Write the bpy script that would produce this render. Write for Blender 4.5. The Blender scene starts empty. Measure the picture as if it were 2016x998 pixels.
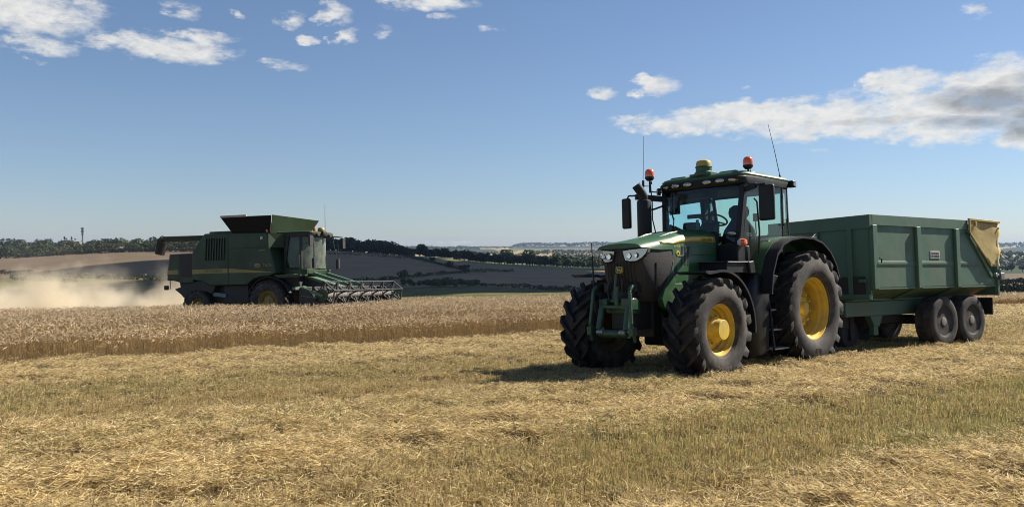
import bpy, bmesh, math, random
import numpy as np
from mathutils import Vector, Matrix
random.seed(7)
rng = np.random.default_rng(11)
S = bpy.context.scene
COL = S.collection
PI = math.pi
CAM_H = 1.5

# ------------------------------------------------------------------ helpers
def tag(o, label=None, cat=None, group=None, kind=None):
    if label: o['label'] = label
    if cat: o['category'] = cat
    if group: o['group'] = group
    if kind: o['kind'] = kind
    return o

def link_mesh(name, me, parent=None):
    o = bpy.data.objects.new(name, me)
    COL.objects.link(o)
    if parent is not None: o.parent = parent
    return o

def empty(name, mat, label, cat, group=None):
    o = bpy.data.objects.new(name, None)
    COL.objects.link(o)
    o.matrix_world = mat
    o.empty_display_size = 0.3
    return tag(o, label, cat, group)

class MB:
    """collects faces of one mesh"""
    def __init__(s): s.V = []; s.F = []; s.M = []; s.mi = 0; s.xf = None
    def add(s, vs, fs):
        n = len(s.V)
        if s.xf is not None: vs = [tuple(s.xf @ Vector(v)) for v in vs]
        s.V.extend([tuple(v) for v in vs])
        for f in fs:
            s.F.append(tuple(i + n for i in f)); s.M.append(s.mi)
        return s
    def box(s, lo, hi, R=None, piv=None):
        x0, y0, z0 = lo; x1, y1, z1 = hi
        vs = [Vector(v) for v in ((x0,y0,z0),(x1,y0,z0),(x1,y1,z0),(x0,y1,z0),(x0,y0,z1),(x1,y0,z1),(x1,y1,z1),(x0,y1,z1))]
        if R is not None:
            c = Vector(piv) if piv is not None else (Vector(lo) + Vector(hi)) / 2
            vs = [c + R @ (v - c) for v in vs]
        return s.add(vs, [(0,3,2,1),(4,5,6,7),(0,1,5,4),(1,2,6,5),(2,3,7,6),(3,0,4,7)])
    def cbox(s, c, d, R=None):
        c = Vector(c); d = Vector(d) / 2
        return s.box(c - d, c + d, R)
    def prism(s, poly, lo, hi, plane='xz'):
        n = len(poly)
        def P(a, b, t):
            return (a, t, b) if plane == 'xz' else ((t, a, b) if plane == 'yz' else (a, b, t))
        vs = [P(a, b, lo) for a, b in poly] + [P(a, b, hi) for a, b in poly]
        fs = [tuple(range(n)), tuple(range(2*n-1, n-1, -1))]
        fs += [(i, (i+1) % n, n + (i+1) % n, n + i) for i in range(n)]
        return s.add(vs, fs)
    def bar(s, a, b, w, h, up=(0,0,1)):
        a = Vector(a); b = Vector(b); d = (b - a).normalized(); up = Vector(up)
        if abs(d.dot(up)) > .98: up = Vector((1,0,0))
        x = d.cross(up).normalized(); y = x.cross(d).normalized()
        vs = []
        for p in (a, b):
            for sx, sy in ((-1,-1),(1,-1),(1,1),(-1,1)): vs.append(p + x*sx*w/2 + y*sy*h/2)
        return s.add(vs, [(0,3,2,1),(4,5,6,7),(0,1,5,4),(1,2,6,5),(2,3,7,6),(3,0,4,7)])
    def tube(s, pts, r, n=8, cap=True):
        pts = [Vector(p) for p in pts]; m = len(pts)
        rs = r if isinstance(r, (list, tuple)) else [r]*m
        vs = []; prev = None
        for i, p in enumerate(pts):
            d = (pts[min(i+1, m-1)] - pts[max(i-1, 0)]).normalized()
            if prev is None:
                u = Vector((0,0,1)) if abs(d.z) < .9 else Vector((1,0,0))
                x = d.cross(u).normalized()
            else:
                x = (prev - d*prev.dot(d)).normalized()
            prev = x; y = d.cross(x)
            for k in range(n):
                a = 2*PI*k/n; vs.append(p + (x*math.cos(a) + y*math.sin(a))*rs[i])
        fs = []
        for i in range(m-1):
            for k in range(n):
                k2 = (k+1) % n; fs.append((i*n+k, i*n+k2, (i+1)*n+k2, (i+1)*n+k))
        if cap: fs += [tuple(range(n-1,-1,-1)), tuple(range((m-1)*n, m*n))]
        return s.add(vs, fs)
    def lathe(s, prof, c=(0,0,0), axis='y', n=32, closed=False, cap=True):
        """prof: list of (r, t) ; t along the axis"""
        m = len(prof); vs = []; c = Vector(c)
        for r, t in prof:
            for k in range(n):
                a = 2*PI*k/n; ca, sa = math.cos(a)*r, math.sin(a)*r
                vs.append(c + Vector({'y': (ca,t,sa), 'z': (ca,sa,t), 'x': (t,ca,sa)}[axis]))
        fs = []
        for i in range(m-1 + (1 if closed else 0)):
            j = (i+1) % m
            for k in range(n):
                k2 = (k+1) % n; fs.append((i*n+k, i*n+k2, j*n+k2, j*n+k))
        if not closed and cap:
            if prof[0][0] > 1e-4: fs.append(tuple(range(n-1,-1,-1)))
            if prof[-1][0] > 1e-4: fs.append(tuple(range((m-1)*n, m*n)))
        return s.add(vs, fs)
    def loft(s, rings, closed=True, caps=True):
        n = len(rings[0]); m = len(rings); vs = [p for r in rings for p in r]; fs = []
        for i in range(m-1):
            for k in range(n if closed else n-1):
                k2 = (k+1) % n; fs.append((i*n+k, i*n+k2, (i+1)*n+k2, (i+1)*n+k))
        if caps and closed: fs += [tuple(range(n-1,-1,-1)), tuple(range((m-1)*n, m*n))]
        return s.add(vs, fs)
    def shell(s, path, y0, y1, th, plane_off=None):
        """a sheet following an (x, z) path, between y0 and y1, th thick (towards the inside of the path normal)"""
        n = len(path); inner = []
        for i in range(n):
            a = Vector(path[max(i-1,0)]); b = Vector(path[min(i+1,n-1)]); d = (b-a).normalized()
            nn = Vector((-d.y, d.x)); inner.append((path[i][0] + nn.x*th, path[i][1] + nn.y*th))
        rings = []
        for (x,z),(xi,zi) in zip(path, inner):
            rings.append([(x,y0,z),(x,y1,z),(xi,y1,zi),(xi,y0,zi)])
        return s.loft(rings)
    def text(s, body, size, fn):
        """letters as a flat mesh, each point mapped with fn(x, y)"""
        cu = bpy.data.curves.new('t', 'FONT'); cu.body = body; cu.size = size
        cu.align_x = 'CENTER'; cu.align_y = 'CENTER'; cu.resolution_u = 2
        o = bpy.data.objects.new('t', cu); COL.objects.link(o)
        dg = bpy.context.evaluated_depsgraph_get()
        me = o.evaluated_get(dg).to_mesh()
        vs = [fn(v.co.x, v.co.y) for v in me.vertices]; fs = [tuple(p.vertices) for p in me.polygons]
        o.evaluated_get(dg).to_mesh_clear()
        bpy.data.objects.remove(o); bpy.data.curves.remove(cu)
        return s.add(vs, fs)
    def build(s, name, mats, parent=None, bevel=0.0, smooth=35, fix=True, seg=2):
        me = bpy.data.meshes.new(name)
        me.from_pydata(s.V, [], s.F); 
        me.polygons.foreach_set('material_index', s.M)
        for m in (mats if isinstance(mats, (list, tuple)) else [mats]): me.materials.append(m)
        if fix:
            bm = bmesh.new(); bm.from_mesh(me)
            bmesh.ops.remove_doubles(bm, verts=bm.verts, dist=1e-5)
            bmesh.ops.recalc_face_normals(bm, faces=bm.faces); bm.to_mesh(me); bm.free()
        if smooth:
            me.polygons.foreach_set('use_smooth', [True]*len(me.polygons))
            me.set_sharp_from_angle(angle=math.radians(smooth))
        me.update()
        o = link_mesh(name, me, parent)
        if bevel:
            b = o.modifiers.new('bevel', 'BEVEL'); b.width = bevel; b.segments = seg; b.limit_method = 'ANGLE'; b.angle_limit = math.radians(40)
            b.harden_normals = False
        return o

def np_mesh(name, V, F4, mats, attr=None, midx=None, smooth=False):
    """quads from numpy arrays; attr = per-vertex colour (n,3)"""
    me = bpy.data.meshes.new(name)
    nv, nf = len(V), len(F4)
    me.vertices.add(nv); me.vertices.foreach_set('co', np.ascontiguousarray(V, dtype=np.float32).ravel())
    me.loops.add(nf*4); me.loops.foreach_set('vertex_index', np.ascontiguousarray(F4, dtype=np.int32).ravel())
    me.polygons.add(nf); me.polygons.foreach_set('loop_start', np.arange(0, nf*4, 4, dtype=np.int32))
    try: me.polygons.foreach_set('loop_total', np.full(nf, 4, dtype=np.int32))
    except Exception: pass
    if midx is not None: me.polygons.foreach_set('material_index', np.asarray(midx, dtype=np.int32))
    me.polygons.foreach_set('use_smooth', np.full(nf, bool(smooth)))
    for m in mats: me.materials.append(m)
    if attr is not None:
        a = me.attributes.new('tint', 'FLOAT_COLOR', 'POINT')
        c = np.ones((nv, 4), dtype=np.float32); c[:, :3] = attr; a.data.foreach_set('color', c.ravel())
    me.update(calc_edges=True)
    return me

# ------------------------------------------------------------------ materials
class NT:
    def __init__(s, nt): s.nt = nt
    def n(s, t, **kw):
        x = s.nt.nodes.new(t)
        for k, v in kw.items():
            if k.startswith('_'): setattr(x, k[1:], v)
        return x
    def l(s, a, b): s.nt.links.new(a, b)

def mat(name, col=(.5,.5,.5), rough=.5, metal=0., coat=0., dirt=None, dirt_scale=3., dirt_amt=.5, bump=0., bump_scale=40., vary=0., spec=.5, sub=0.):
    m = bpy.data.materials.new(name); m.use_nodes = True
    nt = m.node_tree; T = NT(nt); b = nt.nodes['Principled BSDF']
    b.inputs['Roughness'].default_value = rough; b.inputs['Metallic'].default_value = metal
    b.inputs['Coat Weight'].default_value = coat; b.inputs['Coat Roughness'].default_value = .08
    b.inputs['Specular IOR Level'].default_value = spec
    b.inputs['Base Color'].default_value = (*col, 1)
    tc = T.n('ShaderNodeTexCoord')
    src = None
    if vary or dirt:
        nz = T.n('ShaderNodeTexNoise'); nz.inputs['Scale'].default_value = dirt_scale; nz.inputs['Detail'].default_value = 6
        nz.inputs['Roughness'].default_value = .62
        T.l(tc.outputs['Object'], nz.inputs['Vector'])
        mix = T.n('ShaderNodeMix', _data_type='RGBA')
        mix.inputs[6].default_value = (*col, 1)
        d = dirt if dirt else tuple(min(1, c*(1+vary)) for c in col)
        mix.inputs[7].default_value = (*d, 1)
        mr = T.n('ShaderNodeMapRange'); mr.inputs[1].default_value = .42; mr.inputs[2].default_value = .72
        mr.inputs[4].default_value = dirt_amt if dirt else 1.
        T.l(nz.outputs['Fac'], mr.inputs[0]); T.l(mr.outputs[0], mix.inputs[0]); T.l(mix.outputs[2], b.inputs['Base Color'])
        if dirt:
            rr = T.n('ShaderNodeMapRange'); rr.inputs[3].default_value = rough; rr.inputs[4].default_value = min(1, rough + .45)
            T.l(mr.outputs[0], rr.inputs[0]); T.l(rr.outputs[0], b.inputs['Roughness'])
    if bump:
        nb = T.n('ShaderNodeTexNoise'); nb.inputs['Scale'].default_value = bump_scale; nb.inputs['Detail'].default_value = 4
        T.l(tc.outputs['Object'], nb.inputs['Vector'])
        bp = T.n('ShaderNodeBump'); bp.inputs['Strength'].default_value = bump; bp.inputs['Distance'].default_value = .02
        T.l(nb.outputs['Fac'], bp.inputs['Height']); T.l(bp.outputs[0], b.inputs['Normal'])
    return m

def glass(name, tint, dust=0., rough=0.02):
    m = bpy.data.materials.new(name); m.use_nodes = True
    nt = m.node_tree; nt.nodes.remove(nt.nodes['Principled BSDF']); T = NT(nt)
    out = nt.nodes['Material Output']
    tr = T.n('ShaderNodeBsdfTransparent'); tr.inputs[0].default_value = (*tint, 1)
    gl = T.n('ShaderNodeBsdfGlossy'); gl.inputs['Roughness'].default_value = rough; gl.inputs[0].default_value = (1,1,1,1)
    fr = T.n('ShaderNodeFresnel'); fr.inputs[0].default_value = 1.45
    mx = T.n('ShaderNodeMixShader')
    T.l(fr.outputs[0], mx.inputs[0]); T.l(tr.outputs[0], mx.inputs[1]); T.l(gl.outputs[0], mx.inputs[2]); src = mx.outputs[0]
    if dust:
        df = T.n('ShaderNodeBsdfDiffuse'); df.inputs[0].default_value = (.42,.46,.36,1); tl = T.n('ShaderNodeBsdfTranslucent'); tl.inputs[0].default_value = (.42,.46,.36,1)
        m1 = T.n('ShaderNodeMixShader'); T.l(df.outputs[0], m1.inputs[1]); T.l(tl.outputs[0], m1.inputs[2]); m2 = T.n('ShaderNodeMixShader')
        tc = T.n('ShaderNodeTexCoord'); nz = T.n('ShaderNodeTexNoise'); nz.inputs['Scale'].default_value = 3.; nz.inputs['Detail'].default_value = 5; T.l(tc.outputs['Object'], nz.inputs['Vector'])
        mr = T.n('ShaderNodeMapRange'); mr.inputs[1].default_value = .3; mr.inputs[2].default_value = .7; mr.inputs[3].default_value = dust*.5; mr.inputs[4].default_value = dust*1.5; T.l(nz.outputs['Fac'], mr.inputs[0])
        T.l(mr.outputs[0], m2.inputs[0]); T.l(src, m2.inputs[1]); T.l(m1.outputs[0], m2.inputs[2]); src = m2.outputs[0]
    T.l(src, out.inputs[0])
    return m

def leafmat(name, col, trans=.35, attr=True, rough=.6, vary=None, spec=.2):
    """foliage / straw : diffuse + translucent, tinted per blade by the 'tint' attribute"""
    m = bpy.data.materials.new(name); m.use_nodes = True
    nt = m.node_tree; T = NT(nt); b = nt.nodes['Principled BSDF']; out = nt.nodes['Material Output']
    b.inputs['Roughness'].default_value = rough; b.inputs['Specular IOR Level'].default_value = spec
    tl = T.n('ShaderNodeBsdfTranslucent'); mx = T.n('ShaderNodeMixShader'); mx.inputs[0].default_value = trans
    T.l(b.outputs[0], mx.inputs[1]); T.l(tl.outputs[0], mx.inputs[2]); T.l(mx.outputs[0], out.inputs[0])
    if attr:
        a = T.n('ShaderNodeAttribute', _attribute_name='tint'); src = a.outputs['Color']
    else:
        rgb = T.n('ShaderNodeRGB'); rgb.outputs[0].default_value = (*col, 1); src = rgb.outputs[0]
    if vary is not None:
        oi = T.n('ShaderNodeObjectInfo')
        mr = T.n('ShaderNodeMapRange'); mr.inputs[3].default_value = vary[0]; mr.inputs[4].default_value = vary[1]
        T.l(oi.outputs['Random'], mr.inputs[0])
        mu = T.n('ShaderNodeVectorMath', _operation='SCALE'); T.l(src, mu.inputs[0]); T.l(mr.outputs[0], mu.inputs['Scale']); src = mu.outputs[0]
    T.l(src, b.inputs['Base Color']); T.l(src, tl.inputs[0])
    return m

DUST = (.16, .125, .085)
M = {}
M['green'] = mat('green_paint', (.022,.085,.027), .42, coat=.1, dirt=(.07,.10,.055), dirt_scale=2.2, dirt_amt=.55)
M['green_hitch'] = mat('green_hitch_paint', (.011,.06,.024), .45, coat=.15, dirt=DUST, dirt_scale=5, dirt_amt=.35)
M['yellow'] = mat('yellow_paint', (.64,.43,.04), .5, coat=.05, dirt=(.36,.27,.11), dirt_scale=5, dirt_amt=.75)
M['yellow_shaded'] = mat('shaded_yellow_paint', (.17,.115,.035), .7, dirt=(.07,.05,.03), dirt_scale=5, dirt_amt=.8)  # darker yellow: shade inside the right-hand rims is put into the colour
M['stripe'] = mat('yellow_stripe', (.55,.40,.06), .4, coat=.3)
M['black'] = mat('black_plastic', (.011,.011,.012), .5, dirt=(.026,.023,.019), dirt_scale=4, dirt_amt=.3, spec=.35)
M['black_gloss'] = mat('black_gloss', (.012,.012,.014), .25, coat=.4)
M['dark'] = mat('dark_metal', (.018,.018,.019), .55, dirt=(.05,.04,.03), dirt_scale=6, dirt_amt=.5)
M['iron'] = mat('bare_iron', (.30,.29,.27), .42, metal=.8, dirt=(.12,.09,.06), dirt_scale=8, dirt_amt=.6)
M['mesh'] = mat('grille_mesh', (.022,.018,.016), .6, dirt=(.06,.043,.029), dirt_scale=7, dirt_amt=.7, bump=.3, bump_scale=120)
M['tyre'] = mat('tyre_rubber', (.013,.0125,.013), .72, dirt=(.10,.085,.066), dirt_scale=4.5, dirt_amt=.6, bump=.25, bump_scale=30, spec=.3)
M['tyre_dusty_sunlit'] = mat('dusty_sunlit_tyre_rubber', (.045,.041,.038), .8, dirt=(.15,.13,.105), dirt_scale=5, dirt_amt=.65, bump=.2, bump_scale=30, spec=.25)  # dust, plus the paleness of sunlit sidewalls painted into the base colour
M['letter_dark'] = mat('letter_dark', (.006,.005,.004), .8, spec=.1)
M['letter_pale'] = mat('letter_pale', (.26,.23,.19), .7)
M['lamp'] = mat('lamp_reflector', (.85,.84,.80), .16, metal=1., bump=.15, bump_scale=30)
M['lens'] = mat('lens_glass', (.40,.37,.31), .14, metal=.9, coat=1., bump=.12, bump_scale=25)
M['dome_yellow'] = mat('dome_yellow', (.42,.31,.06), .45)
M['orange'] = mat('orange_lens', (.80,.13,.012), .12, coat=1.)
M['white'] = mat('white_plastic', (.72,.70,.66), .3)
M['seat'] = mat('seat_fabric', (.014,.015,.018), .8)
M['cabin'] = mat('cabin_plastic', (.018,.02,.023), .6)
M['steelblue'] = mat('grey_bracket', (.12,.16,.19), .5)
M['glass'] = glass('tinted_glass', (.72,.92,.86))
M['glass_pale'] = glass('side_glass', (.66,.87,.80), .10)  # diffuse veil stands in for pale reflections on the side glass
M['tgreen'] = mat('trailer_paint', (.078,.148,.092), .5, dirt=(.125,.145,.10), dirt_scale=2.2, dirt_amt=.6, bump=.35, bump_scale=2.2)
M['tgreen_dirty'] = mat('trailer_paint_dusty', (.10,.175,.13), .6, dirt=(.18,.165,.12), dirt_scale=2.5, dirt_amt=.75)
M['tcover'] = mat('yellow_cover_sheet', (.48,.355,.115), .6, dirt=(.30,.22,.085), dirt_scale=3, dirt_amt=.7, bump=.3, bump_scale=7)
M['rust'] = mat('grimy_steel', (.028,.025,.023), .75, dirt=(.06,.045,.032), dirt_scale=6, dirt_amt=.7)
M['plate'] = mat('sign_plate', (.55,.54,.52), .5, dirt=(.3,.28,.26), dirt_scale=14, dirt_amt=.6)
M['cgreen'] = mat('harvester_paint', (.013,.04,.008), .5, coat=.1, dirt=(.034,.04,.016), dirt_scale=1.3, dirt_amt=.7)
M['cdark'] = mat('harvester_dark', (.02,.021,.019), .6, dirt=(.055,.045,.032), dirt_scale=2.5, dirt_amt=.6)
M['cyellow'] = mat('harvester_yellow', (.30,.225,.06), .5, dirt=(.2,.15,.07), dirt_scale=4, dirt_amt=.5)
M['cglass_front'] = glass('harvester_windscreen', (.62,.78,.70), .38)
M['cglass'] = glass('harvester_glass', (.55,.72,.66))
M['auger_dark'] = mat('dark_auger_paint', (.010,.019,.008), .65, spec=.25)
M['bat'] = mat('worn_bat_steel', (.085,.085,.08), .5)
M['auger'] = mat('auger_steel', (.12,.108,.09), .6, dirt=(.09,.075,.055), dirt_scale=6, dirt_amt=.6)
M['tank_black'] = mat('tank_rubber', (.013,.0125,.011), .8, spec=.2)
M['tank_edge'] = mat('tank_edge', (.42,.34,.27), .6)

# ------------------------------------------------------------------ land shape
def g(x, y):
    """height of the near field (camera stands at x=0, y=0, eye at CAM_H)"""
    z = .02*x - .047*y
    t = np.maximum(0, np.asarray(y, dtype=float) - 40.)
    return z - .0035*t*t
NRM = Vector((-.02, .047, 1)).normalized()
def frame(x, y, hx, hy, n=NRM, dz=0.):
    f = Vector((hx, hy, 0)); n = Vector(n).normalized(); f = (f - n*f.dot(n)).normalized(); l = n.cross(f)
    R = Matrix((f, l, n)).transposed().to_4x4()
    return Matrix.Translation((x, y, float(g(x, y)) + dz)) @ R
# ------------------------------------------------------------------ sun, sky, haze
SUN = Vector((.905, .425, 0)).normalized()
ELEV = math.radians(42)
TO_SUN = Vector((SUN.x*math.cos(ELEV), SUN.y*math.cos(ELEV), math.sin(ELEV)))
ld = bpy.data.lights.new('sun', 'SUN'); ld.energy = 5.0; ld.angle = math.radians(.5); ld.color = (1., .93, .82)
sun = bpy.data.objects.new('sun', ld); COL.objects.link(sun)
sun.rotation_euler = (-TO_SUN).to_track_quat('-Z', 'Y').to_euler()

def PXA(px): return math.atan((px - 1008)/1560)
def PYE(px, py): return math.atan((485 - py)/1560/math.sqrt(1 + ((px-1008)/1560)**2))

W = bpy.data.worlds.new('World'); S.world = W; W.use_nodes = True
nt = W.node_tree; T = NT(nt)
bg = nt.nodes['Background']; bg.inputs['Strength'].default_value = .0525
sky = T.n('ShaderNodeTexSky', _sky_type='NISHITA'); sky.sun_disc = False
sky.sun_elevation = ELEV; sky.sun_rotation = math.atan2(SUN.x, SUN.y)
sky.altitude = 100; sky.air_density = 1.0; sky.dust_density = .15; sky.ozone_density = 2.2
tc = T.n('ShaderNodeTexCoord'); sp = T.n('ShaderNodeSeparateXYZ'); T.l(tc.outputs['Generated'], sp.inputs[0])
def mth(op, a, b=None, c=None, clamp=False):
    n = T.n('ShaderNodeMath', _operation=op); n.use_clamp = clamp
    for i, v in enumerate((a, b, c)):
        if v is None: continue
        if isinstance(v, (int, float)): n.inputs[i].default_value = v
        else: T.l(v, n.inputs[i])
    return n.outputs[0]
az = mth('ARCTAN2', sp.outputs[0], sp.outputs[1]); el = mth('ARCSINE', sp.outputs[2])
cx = T.n('ShaderNodeCombineXYZ'); T.l(az, cx.inputs[0]); T.l(mth('MULTIPLY', el, 2.0), cx.inputs[1])
def noise(scale, detail=6, rough=.6, off=(0,0,0), dist=0.):
    ad = T.n('ShaderNodeVectorMath', _operation='ADD'); T.l(cx.outputs[0], ad.inputs[0]); ad.inputs[1].default_value = off
    n = T.n('ShaderNodeTexNoise'); n.inputs['Scale'].default_value = scale; n.inputs['Detail'].default_value = detail
    n.inputs['Roughness'].default_value = rough; n.inputs['Distortion'].default_value = dist
    T.l(ad.outputs[0], n.inputs['Vector']); return n.outputs['Fac']
n1 = noise(17, 9, .62); n2 = noise(55, 7, .62, (3,1,0))
# cloud banks: centre px, py, half width, half height, strength  (each is a patch of the sky dome given by azimuth and elevation)
CL = [(60,25,150,42,1.15),(170,15,70,30,.6),(75,88,85,22,.95),(330,98,160,24,1.05),(265,72,60,20,.8),(400,72,80,14,.85),(555,130,62,12,.9),
      (345,10,60,12,.7),(360,28,45,14,.7),(475,33,14,10,.7),(570,40,34,20,.85),(655,30,38,26,1.1),(680,68,26,18,.95),(618,80,26,9,.85),(840,6,100,16,.95),(760,62,20,14,.55),
      (80,124,24,7,.6),(880,38,26,7,.5),(1183,184,36,12,.95),(1292,170,44,20,1.15),(1470,174,14,6,.5),(1597,300,36,8,.75),(1920,24,34,18,.75),(970,60,22,7,.5),
      (1330,240,110,22,1.1),(1480,235,180,36,1.2),(1640,232,220,44,1.35),(1790,165,80,30,1.2),(1850,225,180,58,1.5),(1960,180,160,62,1.6),(2080,210,160,75,1.6),(1570,265,40,10,.7),
      (880,477,60,5,.5),(-200,60,180,40,1.0),(2500,150,200,30,1.),(-700,120,240,40,1.0),(2900,260,260,40,1.)]
mask = None
warp = mth('MULTIPLY_ADD', n1, .09, -.045)
azw = mth('ADD', az, warp); elw = mth('ADD', el, mth('MULTIPLY_ADD', noise(15,6,.6,(7,2,0)), .022, -.011))
for (px, py, hw, hh, st) in CL:
    a0, e0 = PXA(px), PYE(px, py); ra = hw/1560*math.cos(a0)**2*1.25; re = hh/1560*math.cos(a0)*1.25
    dx = mth('MULTIPLY_ADD', azw, 1/ra, -a0/ra); dy = mth('MULTIPLY_ADD', elw, 1/re, -e0/re)
    r2 = mth('MULTIPLY_ADD', dx, dx, mth('MULTIPLY', dy, dy))
    v = mth('MULTIPLY', mth('SUBTRACT', 1., r2, clamp=True), st)
    mask = v if mask is None else mth('MAXIMUM', mask, v)
dens = mth('ADD', mth('MULTIPLY_ADD', n1, 3.2, -1.85), mth('MULTIPLY_ADD', n2, 1.3, -.65))
dens = mth('ADD', dens, mth('MULTIPLY', mask, 1.05))
dens = mth('MULTIPLY', dens, mth('MULTIPLY', mask, 6., clamp=True))
mr = T.n('ShaderNodeMapRange', _interpolation_type='SMOOTHSTEP'); mr.inputs[1].default_value = -.03; mr.inputs[2].default_value = .98
T.l(dens, mr.inputs[0]); cov = mth('MULTIPLY', mth('MULTIPLY', mr.outputs[0], .95), mth('MULTIPLY_ADD', noise(28, 6, .62, (4,4,0)), 1.5, .18, clamp=True))
# grey undersides of the big bank
gm = None
for (px, py, hw, hh, st) in [(1960,198,120,26,1.1),(1920,240,110,16,.9),(1740,238,120,10,.6),(2080,230,120,40,1.2),(1880,192,70,22,.7),(2000,160,60,18,.6)]:
    a0, e0 = PXA(px), PYE(px, py); ra = hw/1560*math.cos(a0)**2*1.3; re = hh/1560*math.cos(a0)*1.3
    dx = mth('MULTIPLY_ADD', azw, 1/ra, -a0/ra); dy = mth('MULTIPLY_ADD', elw, 1/re, -e0/re)
    v = mth('MULTIPLY', mth('SUBTRACT', 1., mth('MULTIPLY_ADD', dx, dx, mth('MULTIPLY', dy, dy)), clamp=True), st)
    gm = v if gm is None else mth('MAXIMUM', gm, v)
n3 = noise(26, 6, .6, (1,5,0))
grey = mth('ADD', mth('MULTIPLY', gm, 1.2), mth('MULTIPLY_ADD', n3, 1.6, -.95))
grey = mth('MULTIPLY', grey, mth('MULTIPLY_ADD', gm, 2.2, .12, clamp=True), clamp=True)
grey2 = mth('MULTIPLY_ADD', noise(40, 7, .62, (2,9,0)), 2.4, -1.12, clamp=True)
cc = T.n('ShaderNodeMix', _data_type='RGBA'); cc.inputs[6].default_value = (8.0,7.9,7.6,1); cc.inputs[7].default_value = (2.3,2.5,2.8,1)
T.l(mth('MULTIPLY', mth('MAXIMUM', grey, mth('MULTIPLY', grey2, .6)), .85), cc.inputs[0])
# sky tone
tone = T.n('ShaderNodeVectorMath', _operation='MULTIPLY'); T.l(sky.outputs[0], tone.inputs[0]); tone.inputs[1].default_value = (.90,.983,1.145)
lo = T.n('ShaderNodeMapRange', _interpolation_type='SMOOTHSTEP'); lo.inputs[1].default_value = -.01; lo.inputs[2].default_value = .17; T.l(el, lo.inputs[0])
air = T.n('ShaderNodeMix', _data_type='RGBA'); air.inputs[6].default_value = (.90,.955,1.06,1); air.inputs[7].default_value = (1,1,1,1); T.l(lo.outputs[0], air.inputs[0])
ton2 = T.n('ShaderNodeVectorMath', _operation='MULTIPLY'); T.l(tone.outputs[0], ton2.inputs[0]); T.l(air.outputs[2], ton2.inputs[1]); tone = ton2
gm_ = T.n('ShaderNodeGamma'); gm_.inputs[1].default_value = .90; T.l(tone.outputs[0], gm_.inputs[0])
mx = T.n('ShaderNodeMix', _data_type='RGBA'); T.l(cov, mx.inputs[0]); T.l(gm_.outputs[0], mx.inputs[6]); T.l(cc.outputs[2], mx.inputs[7])
T.l(mx.outputs[2], bg.inputs['Color'])
# ------------------------------------------------------------------ noise for placing things
def vnoise(x, y, sc, seed=0):
    x = np.asarray(x, float)/sc; y = np.asarray(y, float)/sc
    xi = np.floor(x).astype(np.int64); yi = np.floor(y).astype(np.int64); fx = x-xi; fy = y-yi
    fx = fx*fx*(3-2*fx); fy = fy*fy*(3-2*fy)
    def h(a, b):
        n = (a*374761393 + b*668265263 + seed*974711) & 0x7fffffff
        n = ((n ^ (n >> 13))*1274126177) & 0x7fffffff
        return ((n ^ (n >> 16)) & 0xffff)/65535.
    return (h(xi,yi)*(1-fx)+h(xi+1,yi)*fx)*(1-fy) + (h(xi,yi+1)*(1-fx)+h(xi+1,yi+1)*fx)*fy
def fbm(x, y, sc, seed=0, o=4):
    v = 0.; a = .5; t = 0
    for i in range(o): v = v + a*vnoise(x, y, sc/2**i, seed+i*17); t += a; a *= .5
    return v/t

RE = np.array([.875, .485]); RN = np.array([-.485, .875])       # along the rows, across the rows
def scoord(x, y): return RN[0]*x + RN[1]*y
def wheat_edge(x): return np.interp(x, [-40, 4, 14, 24, 60], [19.8, 19.5, 20.3, 22.1, 27.])
def wheat_far(x): return np.interp(x, [-60, -7.9, -5.2, 10, 20, 60], [46.6, 30.4, 38., 38.5, 47., 52.])
def in_wheat(x, y): return (scoord(x, y) > wheat_edge(x) + .55*(fbm(x, y, 1.6, 5, 3)-.5)) & (y < wheat_far(x) + .5*(vnoise(x, y, 2., 9)-.5))
def chaff(x, y):
    s = scoord(x, y) + 1.3*(fbm(x, y, 5., 3)-.5) + .5*(fbm(x, y, 1.2, 4)-.5)
    r = RE[0]*x + RE[1]*y; add = np.where((s > 4) & (s < 7), np.interp(r, [.5, 4.], [.45, 0.]), 0.)
    return add + np.interp(s, [-5, 1.5, 2.3, 3.9, 4.7, 6.2, 6.8, 9.6, 10.4, 11.1, 11.7, 14.2, 15.2, 19.5, 24], [.6,.5,.95,.9,.24,.26,.95,.9,.36,.28,.44,.48,.95,1.,.6])
def green(x, y):
    s = scoord(x, y) + 1.0*(fbm(x, y, 4., 13)-.5)
    b = np.interp(s, [3.8, 4.6, 6.2, 7.0, 7.6, 8.2, 8.8, 9.6, 11.0, 11.8, 13.8, 15.], [0, .8, .8, .1, .1, .35, .35, .0, .0, .45, .45, 0])
    r = RE[0]*x + RE[1]*y; b = b*np.where(s < 7.3, np.interp(r, [1.5, 4.5, 7.], [.12, .7, 1.]), np.interp(r, [4., 9.], [1., .45]))
    return np.clip(b*(.25 + 1.5*fbm(x, y, 2.6, 21)) - .12, 0, 1)

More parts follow.
